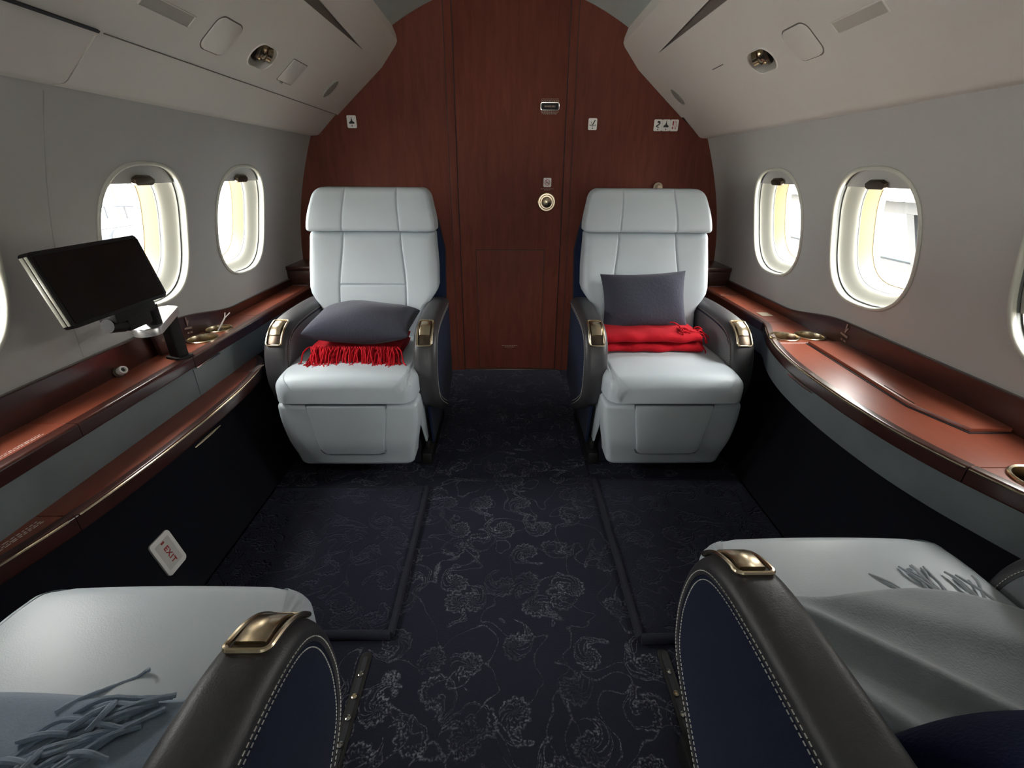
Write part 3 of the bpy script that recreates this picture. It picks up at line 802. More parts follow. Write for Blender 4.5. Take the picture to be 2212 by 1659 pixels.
# upright lid with notice, next to the monitor post
V,F=prism_vf([(1.512,.621),(1.598,.621),(1.606,.712),(1.500,.716)],0,.014,None,.003)
lidO=mesh('raised_lid',[Vector((-1.226+v.z+.05*(.716-v.y),v.x,v.y)) for v in V],F,M_BOX,LL)
mb=MB()
for k,z in enumerate((.672,.666)): dash_rows(mb,1.530,1.580,[z],.0022,Matrix(((0,0,1,-1.2095),(1,0,0,0),(0,1,0,0),(0,0,0,1))),.0006)
mb.obj('lid_text',M_FAINT,lidO,smooth=False)
mb=MB()
Mx=Matrix.Translation((0,0,LZ))
for dx in(-1.150,-1.143): 
    R_=Matrix.Translation((dx,.925,LZ))@Matrix.Rotation(PI/2,4,'Z'); dash_rows(mb,-.06,.06,[0],.0022,R_,.0006)
mb.obj('ledge_text',M_LETT,LL,smooth=False)
def life_vest_icon(parent,s,y,z):
    """small etched pictogram on the backboard: lever arm with an arrow pointing down"""
    x=s*(wx(z)-.0175); mb=MB()
    Mx=Matrix.Translation((x,y,z))@Matrix(((0,0,-s,0),(s*-1*-1,0,0,0),(0,1,0,0),(0,0,0,1)))
    for p in ([(-.002,-.004),(.002,-.004),(.003,.03),(-.003,.03)],[(-.02,-.012),(.02,-.006),(.022,-.012),(-.018,-.02)],[(-.016,-.03),(-.004,-.028),(-.004,-.034),(-.016,-.036)],[(.002,-.027),(.012,-.026),(.012,-.032),(.002,-.033)],[(-.012,.014),(-.008,.018),(0,.004),(-.003,.0)]):
        mb.add(*prism_vf(p,0,.0008),M=Mx)
    return mb.obj('pictogram',M_FAINT,parent,smooth=False)
life_vest_icon(LL,-1,1.705,.672)
# left lower shelf
SF=[(-1.100,.585),(-1.075,.66),(-1.048,.76),(-1.024,.885),(-1.008,1.05),(-1.001,1.20),(-1.000,1.36),(-1.006,1.55),(-1.018,1.68),(-1.034,1.775),(-1.062,1.86),(-1.100,1.915)]
SFs=[(p.x,p.y) for p in catmull([(a,b,0) for a,b in SF],6)]
SH=thing('lower_shelf','narrow bowed mahogany shelf below the left ledge, gold highlight line along its edge','shelf',(0,0,0))
SZ=.470
mb=MB()
inner=[(x-.010,y) for x,y in SFs]
for p in seg_top(SH,inner,-1,[.866,1.716],SZ-.02,SZ,1.14): mb.add(*prism_vf(p,SZ-.02,SZ,None,.0012,1))
mb.obj('shelf_top',M_WOODL,SH,angle=25)
mb=MB()
def part_path(P,a,b):
    def at(y):
        for q,r in zip(P,P[1:]):
            if q[1]<=y<=r[1]: return (q[0]+(r[0]-q[0])*(y-q[1])/max(1e-9,r[1]-q[1]),y)
        return P[0] if y<P[0][1] else P[-1]
    return [at(a)]+[p for p in P if a+1e-4<p[1]<b-1e-4]+[at(b)]
for a,b in((.586,.8655),(.867,1.914)): mb.add(*sweep_outline(part_path(SFs,a,b),bullnose(SZ+.0005,SZ-.046,.025,.008)))
mb.obj('shelf_fascia',M_WOODE,SH,angle=35)
mb=MB()
for a,b in((.70,.85),(.875,1.78)):
    mb.add(*tube_vf([(x+.0005,y,SZ-.0035) for x,y in part_path(SFs,a,b)],.0028,6))
mb.obj('edge_highlight',M_GOLD,SH)  # highlight on the shelf's rounded edge, put in as a gold tube
hp=[(x+.010,y,SZ-.050) for x,y in part_path(SFs,1.24,1.38)]
V,F=tube_vf(hp,lambda t:.0015+.0035*math.sin(PI*t),8); mesh('shelf_handle',V,F,M_GOLD,SH)
mb=MB()
for dx in(-1.052,-1.046,-1.040,-1.034): dash_rows(mb,-.035,.035,[0],.0022,Matrix.Translation((dx,1.765,SZ))@Matrix.Rotation(PI/2-.06,4,'Z'),.0006)
for dx in(-1.100,-1.092,-1.086): dash_rows(mb,-.05,.05,[0],.0025,Matrix.Translation((dx,.80,SZ))@Matrix.Rotation(PI/2-.1,4,'Z'),.0006)
mb.obj('shelf_text',M_LETT,SH,smooth=False)
# right ledge, bowed into the aisle
RL=thing('side_ledge','wide bowed mahogany ledge under the right windows, two brass cup holders side by side','ledge',(0,0,0),0,'side ledges')
RF=[(1.090,Y0),(1.090,.30),(1.090,.52),(1.070,.60),(1.040,.68),(1.008,.77),(.976,.87),(.952,.99),(.941,1.12),(.939,1.24),(.944,1.36),(.956,1.48),(.978,1.60),(1.008,1.71),(1.040,1.80),(1.068,1.865),(1.086,1.915),(1.090,1.95),(1.090,2.10),(1.090,2.62)]
RFs=[(1.09,Y0)]+[(p.x,p.y) for p in catmull([(a,b,0) for a,b in RF[1:]],5)]
inner=[(x+.010,y) for x,y in RFs]
mb=MB()
for p in seg_top(RL,inner,1,[.835,1.655,1.93,2.42],LZ-.02,LZ,1.24): mb.add(*prism_vf(p,LZ-.02,LZ,None,.0012,1))
topR=mb.obj('ledge_top',M_WOODL,RL,angle=25)
cups=((1.069,1.722,.050),(1.176,1.730,.050),(1.096,.785,.048))
for x,y,r in cups: hole(topR,x,y,r+.002,LZ-.05,LZ+.05)
for x,y,r in cups: cup_holder(RL,x,y,r)
mb=MB()
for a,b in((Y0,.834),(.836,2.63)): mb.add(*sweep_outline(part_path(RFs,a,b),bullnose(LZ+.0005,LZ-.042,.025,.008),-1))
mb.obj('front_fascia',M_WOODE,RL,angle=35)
mb=MB()
for a,b in((.60,.832),(.838,1.86)): mb.add(*tube_vf([(x-.0005,y,LZ-.0035) for x,y in part_path(RFs,a,b)],.0026,6))
mb.obj('edge_highlight',M_GOLD,RL)  # gold tube stands in for the highlight along the glossy bowed edge
V,F=sweep_outline(RFs,[(-.008,LZ-.040),(-.016,.50),(-.022,.474),(-.05,.474),(-.05,LZ-.040)],-1); 
mesh('leather_band',V,F,M_LEAB,RL,angle=35)
# underside closing the bow above the dado
poly=[(x+.03,y) for x,y in RFs]+[(1.15,2.62),(1.15,Y0)]
V,F=prism_vf(poly,.472,.482); mesh('underside',V,F,M_DARK,RL)
V,F=tube_vf([(x-.004,y,LZ-.043) for x,y in part_path(RFs,1.30,1.46)],lambda t:.0012+.003*math.sin(PI*t),8); mesh('ledge_handle',V,F,M_CHROME,RL)
backboard(1,RL)
V,F=prism_vf([(1.086,1.128),(1.128,.985),(1.238,.985),(1.238,1.645),(1.118,1.645)],LZ+.001,LZ+.012,None,.003); mesh('hinged_lid',V,F,M_WOODL,RL,angle=25)
V,F=prism_vf([(1.080,1.124),(1.122,.980),(1.238,.980),(1.238,1.650),(1.112,1.650)],LZ-.002,LZ+.002); mesh('lid_gap',V,F,M_DARK,RL)
V,F=tube_vf([(1.095,1.12,LZ+.012),(1.101,1.24,LZ+.012)],.0016,5); mesh('lid_glint_strip',V,F,M_BRONZE,RL)
life_vest_icon(RL,1,1.625,.674)
V,F=box_vf(1.135,1.185,2.02,2.08,LZ,LZ+.0015,.0005); mesh('pale_label',V,F,M_BEIGE,RL)
# corner boxes where the ledges meet the bulkhead
for s,lab in((-1,'dark wood corner box on the left ledge, behind the left bulkhead seat'),(1,'dark wood corner box on the right ledge, behind the right bulkhead seat')):
    cb=thing('corner_box',lab,'box',(s*1.17,2.75,LZ),0,'corner boxes against the bulkhead')
    V,F=box_vf(-.075,.105,-.118,.12,.001,.080,.004); V=[Vector((s*v.x,v.y,v.z)) for v in V]; mesh('box_body',V,F,M_WOODE,cb)
    V,F=box_vf(-.082,.105,-.126,.12,.082,.104,.004); V=[Vector((s*v.x,v.y,v.z)) for v in V]; mesh('box_lid',V,F,M_WOODE,cb)
    mb=MB(); mb.add(*box_vf(-.06,.06,-.1195,-.117,.016,.0185)); V=[Vector((s*v.x,v.y,v.z)) for v in mb.V]; mesh('metal_inlay',V,mb.F,M_GOLD if False else M_BRONZE,cb)

# ------------------------------------------------------------------ monitor on its arm
mo=thing('monitor','black flat monitor on a folding arm beside the nearer left window','monitor',(-1.14,1.50,LZ))
def rel(V,o): return [Vector(v)-Vector(o) for v in V]
B0=(-1.14,1.50,LZ)
V,F=prism_vf(rrect(.318,.172,.010,5),-.013,.011,None,.004)
Ms=Matrix.Translation((-1.030,1.176,.956))@Matrix.Rotation(math.radians(-13),4,'Y')@Matrix(((0,0,1,0),(1,0,0,0),(0,1,0,0),(0,0,0,1)))
case=mesh('monitor_case',rel([Ms@v for v in V],B0),F,M_BLACK,mo)
V,F=prism_vf(rrect(.300,.154,.004,3),.0108,.0122); mesh('screen',rel([Ms@v for v in V],B0),F,M_SCREEN,case)
mb=MB()
mb.add(*box_vf(-.1605,-.1585,-.078,.078,-.011,-.002,.0008),M=Ms); mb.add(*box_vf(-.1605,-.1585,-.078,.078,.001,.008,.0008),M=Ms)
mesh('side_strip',rel(mb.V,B0),mb.F,M_CREAM,case)
# arm: hinge block, plate, post
mb=MB()
mb.add(*box_vf(-1.078,-1.030,1.17,1.32,.838,.866,.006)); mb.add(*box_vf(-1.085,-1.035,1.21,1.30,.806,.842,.008))
V,F=tube_vf([(-1.055,1.165,.835),(-1.055,1.215,.823)],.018,14); mb.add(V,F)
V,F=tube_vf([(-1.06,1.33,.85),(-1.06,1.33,.79)],.020,16); mb.add(V,F)
mesh('hinge_block',rel(mb.V,B0),mb.F,M_BLACK,mo)
Q=[Vector((-1.062,1.30)),Vector((-1.146,1.505))]; dr=(Q[1]-Q[0]).normalized(); pn=Vector((-dr.y,dr.x)); L_=(Q[1]-Q[0]).length
pts=[(p[0],p[1]) for p in rrect(L_+.07,.070,.034,8)]
Ma=Matrix.Translation(((Q[0].x+Q[1].x)/2,(Q[0].y+Q[1].y)/2,0))@Matrix(((dr.x,pn.x,0,0),(dr.y,pn.y,0,0),(0,0,1,0),(0,0,0,1)))
V,F=prism_vf(pts,.770,.792,Ma,.004); mesh('arm_plate',rel(V,B0),F,mat('grey_satin_metal',(.72,.72,.72),.3,metal=.8),mo)
V,F=prism_vf(rrect(.044,.040,.006,3),LZ,.771,Matrix.Translation((-1.145,1.503,0))@Matrix.Rotation(-.38,4,'Z')); post=mesh('post',rel(V,B0),F,M_BLACK,mo)
V,F=prism_vf(rrect(.064,.058,.008,3),LZ,LZ+.008,Matrix.Translation((-1.145,1.503,0))@Matrix.Rotation(-.38,4,'Z'),.002); mesh('post_foot',rel(V,B0),F,M_BLACK,post)

# small white nozzle by the backboard
V,F=lathe_vf([(.011,0),(.017,.012),(.018,.035),(.016,.042),(.010,.042),(.009,.030),(0,.030)],20)
Mx=Matrix.Translation((-1.226,1.34,.632))@Matrix.Rotation(math.radians(62),4,'Y')@Matrix.Rotation(.3,4,'X')@Matrix.Scale(.72,4)
nz=thing('air_nozzle','small white nozzle sticking out of the left backboard before the monitor post','nozzle',(-1.226,1.34,.632))
mesh('nozzle_body',rel([Mx@v for v in V],(-1.226,1.34,.632)),F,M_WHITE,nz)
V,F=lathe_vf([(.0092,.0305),(0,.0305)],16); mesh('nozzle_mouth',rel([Mx@v for v in V],(-1.226,1.34,.632)),F,M_TRACK,nz)
V,F=lathe_vf([(.024,.0),(.024,.004),(.018,.008),(.012,.009)],20); mesh('nozzle_collar',rel([Mx@v for v in V],(-1.226,1.34,.632)),F,M_BRONZE,nz)
# white stick standing in the far left cup holder
st=thing('stirrer','white plastic forked stirrer standing in the farther left cup holder','stirrer',(-1.192,1.80,LZ-.046))
V,F=tube_vf([(-.012,-.02,.004),(.030,.034,.090)],.0028,6); mesh('stick',V,F,M_WHITE,st)
mb=MB(); mb.add(*tube_vf([(.029,.033,.088),(.046,.048,.106)],.002,5)); mb.add(*tube_vf([(.029,.033,.088),(.030,.042,.108)],.002,5)); mb.obj('fork',M_WHITE,st)

# ------------------------------------------------------------------ placards on the bulkhead
def placard(lab,x,z,w,h,syms,red=False,y=0.0,name='placard',group='pictogram placards on the bulkhead'):
    p=thing(name,lab,'sign',(x,D-.0001+y,z),0,group)
    flat([rrect(w,h,.006,4)],'plate',M_WHITE,p,FR(0,0,0),.0022)
    for m,polys,nm in syms: flat(polys,nm,m,p,FR(0,0,-.0022),.0006)
    return p
def line_p(x0,y0,x1,y1,w=.0022):
    dx,dy=x1-x0,y1-y0; L=math.hypot(dx,dy); nx,ny=-dy/L*w/2,dx/L*w/2
    return [(x0-nx,y0-ny),(x1-nx,y1-ny),(x1+nx,y1+ny),(x0+nx,y0+ny)]
ARROW=[[(-.0014,-.015),(.0014,-.015),(.0014,-.019),(-.0014,-.019)],[(-.0035,-.019),(.0035,-.019),(0,-.0245)]]
MASK=[[(-.013,-.010),(.013,-.010),(.015,-.004),(.006,.003),(-.006,.003),(-.015,-.004)],[(-.005,.003),(.005,.003),(.003,.012),(-.003,.012)],line_p(0,.01,0,.022,.003)]
PEN=[line_p(-.015,-.008,.015,-.008,.0022),line_p(-.015,-.008,-.015,.0,.0022),line_p(.015,-.008,.015,.0,.0022),line_p(0,-.008,0,-.013),[(-.004,-.005),(.010,.020),(.015,.018),(.003,-.004)],line_p(-.009,.012,-.004,-.004,.0018)]
PERSON=[[(-.004,.010),(.010,.012),(.012,.019),(-.004,.021)],line_p(.009,.012,.002,.0,.005),line_p(.002,.002,-.010,-.006,.006),line_p(-.010,-.006,.006,-.011,.004),line_p(.009,.004,.013,.012,.002)]
VEST=[[(-.011,.0),(-.004,-.002),(-.003,.02),(-.010,.021)],[(-.011,-.018),(-.004,-.018),(-.005,-.006),(-.011,-.006)],line_p(.010,-.017,.010,.019,.0018),line_p(.004,-.017,.004,.019,.0018),line_p(.004,.019,.010,.019,.0018),line_p(.004,-.017,.010,-.017,.0018)]
placard('white placard with oxygen mask symbol, alone on the bulkhead left of the door',-.856,1.451,.050,.060,[(M_INK,MASK+ARROW,'symbol')])
placard('white placard with pen over dish symbol, just right of the door on the bulkhead',.447,1.448,.047,.056,[(M_INK,PEN+ARROW,'symbol')])
placard('white placard with seated person symbol, first of three at bulkhead upper right',.804,1.445,.044,.056,[(M_INK,PERSON+ARROW,'symbol')])
placard('white placard with oxygen mask symbol, middle of three at bulkhead upper right',.8485,1.445,.043,.056,[(M_INK,MASK+ARROW,'symbol')])
placard('white placard with dark red life vest symbol, last of three at bulkhead upper right',.893,1.445,.044,.056,[(M_REDINK,VEST,'symbol')])
ring=[(.0135*math.cos(2*PI*k/28),.0135*math.sin(2*PI*k/28)) for k in range(28)]
def annulus(r0,r1,n=28):
    out=[]
    for k in range(n):
        a,b=2*PI*k/n,2*PI*(k+1)/n
        out.append([(r0*math.cos(a),r0*math.sin(a)),(r1*math.cos(a),r1*math.sin(a)),(r1*math.cos(b),r1*math.sin(b)),(r0*math.cos(b),r0*math.sin(b))])
    return out
placard('white no smoking placard on the door above the brass knob',.211,1.156,.044,.048,[(M_REDINK,annulus(.0125,.0155)+[line_p(-.0095,.0095,.0095,-.0095,.003)],'prohibition_ring'),(M_INK,[line_p(-.009,-.002,.007,-.002,.0035),line_p(.003,.004,.006,.007,.0015)],'cigarette')],y=-.0055,name='no_smoking_sign')
# EXIT sign on the left dado, turned on its side
ex=thing('exit_sign','small white EXIT sign fixed sideways low on the dark left side wall','sign',(0,0,0))
sl=math.atan2(.12,.47)
Me=Matrix.Translation((-1.028,1.055,.172))@Matrix.Rotation(-sl,4,'Y')@Matrix(((0,0,1,0),(1,0,0,0),(0,1,0,0),(0,0,0,1)))
ex.location=(-1.028,1.055,.172)
V,F=prism_vf(rrect(.080,.116,.010,5),0,.006,None,.002); mesh('sign_plate',rel([Me@v for v in V],ex.location),F,M_WHITE,ex)
V,F=prism_vf(rrect(.056,.086,.003,2),.0055,.0064); mesh('sign_face',rel([Me@v for v in V],ex.location),F,mat('sign_face_grey',(.60,.58,.54),.5),ex)
def text_mesh(body,size,name,m,parent,Mx,loc):
    c=bpy.data.curves.new('lettering','FONT'); c.body=body; c.size=size; c.align_x='CENTER'; c.align_y='CENTER'; c.extrude=.0003; c.space_character=1.2; c.offset=.0007
    t=bpy.data.objects.new('lettering_tmp',c); COL.objects.link(t); bpy.context.view_layer.update()
    me=bpy.data.meshes.new_from_object(t.evaluated_get(bpy.context.evaluated_depsgraph_get()))
    bpy.data.objects.remove(t); me.transform(Mx); me.transform(Matrix.Translation(-Vector(loc))); me.materials.clear(); me.materials.append(m); me.name=name
    return link(bpy.data.objects.new(name,me),parent)
text_mesh('EXIT',.025,'sign_text',M_REDINK,ex,Me@Matrix.Translation((0,-.006,.0066))@Matrix.Rotation(-PI/2,4,'Z')@Matrix.Scale(.95,4),ex.location)
V,F=prism_vf([(-.006,.034),(.006,.034),(.006,.040),(-.006,.040)],.0064,.0072); mesh('sign_mark',rel([Me@v for v in V],ex.location),F,M_REDINK,ex)
# bits on the bulkhead round the right seat
V,F=lathe_vf([(.026,0),(.026,.008),(.018,.014),(.016,.034),(.012,.038),(0,.038)],20)
o=mesh('coat_peg',[Matrix.Rotation(PI/2,4,'X')@v for v in V],F,M_BEIGE); o.location=(.845,D,1.134); tag(o,'beige coat peg on the bulkhead peeping over the right seat headrest','peg')
V,F=box_vf(-.018,.018,-.012,0,-.032,.032,.003); o=mesh('switch_plate',V,F,M_BEIGE); o.location=(.440,D,.898); tag(o,'beige switch plate on the bulkhead at the aisle side of the right seat','plate')
hk=thing('coat_hook','small bright two-pronged hook on the bulkhead above the right headrest corner','hook',(.60,D,1.118))
V,F=box_vf(-.035,.035,-.006,0,-.012,.006,.002); mesh('hook_plate',V,F,M_BLACK,hk)
for x in(-.026,.026):
    V,F=tube_vf([(x,-.004,-.004),(x,-.022,-.004),(x-.003,-.03,.010)],.0035,6); mesh('prong',V,F,M_CHROME,hk)
for x,lab in((-.425,'pale lines of tiny lettering on the bulkhead at the aisle side of the left seat'),(.415,'pale lines of tiny lettering on the bulkhead at the aisle side of the right seat')):
    mb=MB()
    for z,w in((.012,.026),(-.004,.030),(-.018,.026)): dash_rows(mb,-w,w,[z],.004,FR(0,0,.0004),.0018)
    o=mb.obj('notice_lettering',M_FAINT,smooth=False); o.location=(x,D,.765); tag(o,lab,'lettering','small notices on the bulkhead')

# ------------------------------------------------------------------ soft goods
def pillow(name,label,w,h,t,m,Mx,loc,n=36,pinch=.07,seed=1,group='navy cushions'):
    rnd=random.Random(seed); ph=[rnd.uniform(0,6) for _ in range(6)]
    V=[];us=[math.sin(PI/2*(-1+2*k/n)) for k in range(n+1)]
    def P(u,v,sg):
        x=w/2*u*(1-pinch*(1-v*v)*(abs(u)**2)); y=h/2*v*(1-pinch*(1-u*u)*(abs(v)**2))
        q=max(0,(1-u*u)*(1-v*v)); tt=t/2*q**.42
        tt*=1+.05*math.sin(5*u+ph[0]+2*v)+.04*math.sin(4*v+ph[1]-3*u)
        edge=.012*(math.sin(7*u+ph[2])*(1-v*v>.1)*0)
        return Vector((x,y,sg*tt+.002*sg))
    for sg in(1,-1):
        for v in us:
            for u in us: V.append(Mx@P(u,v,sg)-Vector(loc))
    k=n+1; F=grid_F(k,k)+[f[::-1] for f in grid_F(k,k,k*k)]
    per=list(range(k))+[i*k+k-1 for i in range(1,k)]+[(k-1)*k+j for j in range(k-2,-1,-1)]+[i*k for i in range(k-2,0,-1)]
    for a,b in zip(per,per[1:]+per[:1]): F.append((a,b,b+k*k,a+k*k))
    o=mesh(name,V,F,m,angle=70); o.location=loc
    return tag(o,label,'pillow',group)
pillow('pillow','navy knitted pillow lying flat on the red fringed throw on the left seat',  .425,.30,.150,M_PILLOW,
       Matrix.Translation((-.632,1.93,.618))@Matrix.Rotation(math.radians(4),4,'X')@Matrix.Rotation(math.radians(1),4,'Y'),(-.632,1.93,.618),seed=3)
a=math.radians(68)
pillow('pillow','navy knitted pillow standing upright against the right seat back',.385,.255,.13,M_PILLOW,
       Matrix.Translation((.598,2.055,.680))@Matrix.Rotation(math.radians(-2.5),4,'Y')@Matrix.Rotation(a,4,'X'),(.598,2.055,.680),seed=5,pinch=.085)
pillow('pillow','deep blue pillow leaning in the nearest right seat, at the bottom corner',.46,.30,.13,M_NPIL,
       Matrix.Translation((.70,.262,.60))@Matrix.Rotation(math.radians(-45),4,'X')@Matrix.Rotation(math.radians(4),4,'Z'),(.70,.262,.60),seed=9)
# left red throw: folded body + fringe hanging forward over the cushion
def folded(name,label,x0,x1,y0,y1,z0,layers,lt,m,seed,cat='blanket'):
    loc=((x0+x1)/2,(y0+y1)/2,z0); root=thing(name,label,cat,loc,0,'red throws')
    rnd=random.Random(seed); mb=MB(); w=(x1-x0)/2; d=(y1-y0)/2
    for L in range(layers):
        zb=L*lt*.93; ph=rnd.uniform(0,6); dx=rnd.uniform(-.004,.004); dy=rnd.uniform(-.006,.006)
        V=[];nu,nv=36,16
        us=[-1+2*k/nu for k in range(nu+1)]
        prof=[]
        for k in range(24):
            a=2*PI*k/24; c,s_=math.cos(a),math.sin(a); e=3.5
            prof.append((math.copysign(abs(c)**(2/e),c)*d,math.copysign(abs(s_)**(2/2.4),s_)*lt/2))
        for u in us:
            ex=min(1,(1-abs(u))/.06); sc=.72+.28*math.sqrt(max(0,1-(1-ex)**2))
            wob=.004*math.sin(6*u+ph)+.003*math.sin(13*u+ph*2)
            for py,pz in prof: V.append(Vector((u*w+dx,py*(.97+.03*sc)+dy+wob,zb+lt/2+pz*sc+.002*math.sin(9*u+py*20+ph))))
        F=grid_F(nu+1,24,0,True)+[tuple(range(24)),tuple(nu*24+k for k in range(24))[::-1]]
        mb.add(V,F)
    mb.obj('folded_cloth',m,root,angle=60)
    return root
tl=folded('throw_blanket','red fringed throw folded under the navy pillow on the left seat',-.832,-.468,1.80,2.05,.498,2,.026,M_RED,2)
def strand(p,dirv,L,droop,r,floor_z,n=7,curl=.0):
    pts=[Vector(p)]; d=Vector(dirv).normalized(); step=L/n; ph=random.uniform(0,6)
    for i in range(n):
        d=(d+Vector((curl*math.sin(ph+i*1.3),0,-droop))).normalized(); q=pts[-1]+d*step
        if q.z<floor_z: q.z=floor_z
        pts.append(q)
    return tube_vf(pts,lambda t:r*(1 if t<.85 else .8),5)
mb=MB()
L0=tl.location
for row,(zz,cnt) in enumerate(((.548,72),(.530,70),(.512,60))):
    for k in range(cnt):
        x=-.832+.364*(k+.5+wig(.35))/cnt; y=1.805+wig(.006)
        Lq=.095+.04*random.random()+.018*row
        V,F=strand((x,y,zz),(wig(.45)+.15,-1,.25*(row==0)),Lq,.34+wig(.08),.0031,.497+random.random()*.004,7,.22)
        mb.add([v-Vector(L0) for v in V],F)
o=mb.obj('fringe',M_RED,tl); o['kind']='stuff'
# right red throw: rolled fold, knot of fringe at the right end
tr=folded('throw_blanket','plain folded red throw on the right seat in front of the upright pillow',.395,.815,1.855,2.075,.498,2,.045,M_RED,6)
mb=MB(); L0=Vector(tr.location)
for k in range(46):
    u=random.random()
    p=(.722+.075*u+wig(.006),1.92+wig(.03),.588-.012*u)
    V,F=strand(p,(.6+wig(.6),wig(.8),.45),.05+.03*random.random(),.30,.0032,  .560 if p[0]<.79 else .53,7,.5)
    mb.add([v-L0 for v in V],F)
for k in range(26):
    p=(.812+wig(.006),1.88+.16*random.random(),.575-.07*random.random())
    V,F=strand(p,(.7,wig(.4)-.2,.1),.045,.35,.003,.498,6,.3); mb.add([v-L0 for v in V],F)
o=mb.obj('fringe',M_RED,tr); o['kind']='stuff'
# grey blanket spread over the nearest right cushion
def gb_h(x,y):
    h=.004
    for (x0,y0,ang,wd,amp,ln) in((.45,.575,-41,.022,.020,.5),(.43,.46,-48,.026,.022,.5),(.52,.60,-24,.035,.012,.5),(.72,.58,-36,.05,.010,.5)):
        a=math.radians(ang); dx,dy=math.cos(a),math.sin(a); t=(x-x0)*dx+(y-y0)*dy; q=-(x-x0)*dy+(y-y0)*dx
        if t>-.05: h+=amp*math.exp(-(q/wd)**2)*smooth(-.05,.06,t)
    return h
def gb_edge(x): return .600+.018*smooth(.50,.42,x)-.012*math.exp(-((x-.55)/.05)**2)+.012*math.exp(-((x-.70)/.07)**2)-.05*smooth(.78,.95,x)
V=[];nx,ny=60,56
RGB=Vector((.66,.40,.50))
def cush_top(x,y):
    """top of the near right cushion (world)"""
    lx=abs(x-.655); s=.775-y
    t=.390+.094+.010*(1-(lx/.27)**2)+.006*math.sin(min(1,max(0,s)/.5)*PI)
    t-=falloff(.272-lx,.046)+falloff(s+.008,.046)
    return t
for lay in(0,1):
    for j in range(ny+1):
        for i in range(nx+1):
            x=.412+.498*i/nx; ye=gb_edge(x); y=ye-(ye-.13)*j/ny
            z=max(cush_top(x,y),.46)+.006+gb_h(x,y)*(1-.0*j)+.012*smooth(.035,.0,ye-y)*0
            roll=.010*math.sqrt(max(0,1-((.012-min(ye-y,.012))/.012)**2))
            zz=z+(roll if lay==0 else -.0035)
            V.append(Vector((x,y,zz))-RGB)
k=nx+1;nn=(ny+1)*k
F=grid_F(ny+1,k)+[f[::-1] for f in grid_F(ny+1,k,nn)]
per=list(range(k))+[i*k+k-1 for i in range(1,ny+1)]+[ny*k+j for j in range(k-2,-1,-1)]+[i*k for i in range(ny-1,0,-1)]
for a_,b_ in zip(per,per[1:]+per[:1]): F.append((a_,b_,b_+nn,a_+nn))
gb=thing('blanket','smooth grey wool blanket spread in folds over the nearest right seat cushion','blanket',tuple(RGB))
mesh('cloth',V,F,M_BLANK,gb,angle=80)
mb=MB()
for x,n_ in((.70,2),(.765,6),(.785,5),(.845,4)):
    for k in range(n_):
        xx=x+wig(.018); p=(xx,gb_edge(xx)-.004,.502)
        V,F=strand(p,(wig(.9)-.2,1,.35),.05+.025*random.random(),.10,.0028,.496,5,.2); mb.add([v-RGB for v in V],F)
o=mb.obj('fringe',M_BLANK,gb); o['kind']='stuff'
# blue-grey blanket with cords on the nearest left cushion
NLc=Vector((-.66,.30,.50))
bb=thing('blanket','blue-grey blanket with thick corded fringe on the nearest left seat cushion','blanket',tuple(NLc))
V=[];nx,ny=44,30
def bl_edge(x): return .437+.004*math.sin(14*x)
def cushL(x,y):
    lx=abs(x+.655); s=.655-y
    return .390+.094+.010*(1-(lx/.27)**2)+.006*math.sin(min(1,max(0,s)/.5)*PI)-falloff(.272-lx,.046)
for lay in(0,1):
    for j in range(ny+1):
        for i in range(nx+1):
            x=-.905+.487*i/nx; ye=bl_edge(x); y=ye-(ye-.02)*j/ny
            z=max(cushL(x,y),.46)+.005+.003*math.sin(9*x+4*y)+.003*math.sin(17*y-6*x)
            roll=.009*math.sqrt(max(0,1-((.012-min(ye-y,.012))/.012)**2))
            V.append(Vector((x,y,z+(roll if lay==0 else -.003)))-NLc)
k=nx+1;nn=(ny+1)*k
F=grid_F(ny+1,k)+[f[::-1] for f in grid_F(ny+1,k,nn)]
per=list(range(k))+[i*k+k-1 for i in range(1,ny+1)]+[ny*k+j for j in range(k-2,-1,-1)]+[i*k for i in range(ny-1,0,-1)]
for a_,b_ in zip(per,per[1:]+per[:1]): F.append((a_,b_,b_+nn,a_+nn))
mesh('cloth',V,F,M_BLANKB,bb,angle=80)
rnd=random.Random(11)
def cord(pts,r):
    P=catmull(pts,6); return tube_vf(P,lambda t:r*(1 if t<.9 else .75)*(1+.10*math.sin(t*70)),7)
for k in range(38):
    t=k/37
    bx=-.500-.16*t+rnd.uniform(-.012,.012); by=.428-.16*t+rnd.uniform(-.01,.01); zb=.513
    Lc=rnd.uniform(.085,.135); ang=math.radians(200+rnd.uniform(-14,20)); c1=rnd.uniform(-.02,.02)
    dx,dy=math.cos(ang),math.sin(ang)
    pts=[(bx,by,zb),(bx+dx*Lc*.35-dy*c1*.5,by+dy*Lc*.35+dx*c1*.5,zb+rnd.uniform(.002,.012)),(bx+dx*Lc*.7-dy*c1,by+dy*Lc*.7+dx*c1,zb+rnd.uniform(0,.010)),(bx+dx*Lc,by+dy*Lc,zb-.001)]
    V,F=cord(pts,.0038); mesh('fringe_cord',[v-NLc for v in V],F,M_BLANKB,bb)
for k in range(12):
    bx=-.52-.13*rnd.random(); by=.40-.13*rnd.random(); Lc=rnd.uniform(.04,.07); ang=math.radians(rnd.uniform(-60,240)); dx,dy=math.cos(ang),math.sin(ang)
    V,F=cord([(bx,by,.522),(bx+dx*Lc*.5+.006,by+dy*Lc*.5,.528),(bx+dx*Lc,by+dy*Lc,.519)],.0044); mesh('fringe_cord',[v-NLc for v in V],F,M_BLANKB,bb)
V,F=cord([(-.652,.405,.515),(-.635,.425,.512),(-.610,.448,.503),(-.585,.462,.502),(-.572,.470,.508),(-.566,.466,.512)],.0030); mesh('fringe_cord',[v-NLc for v in V],F,M_BLANKB,bb)

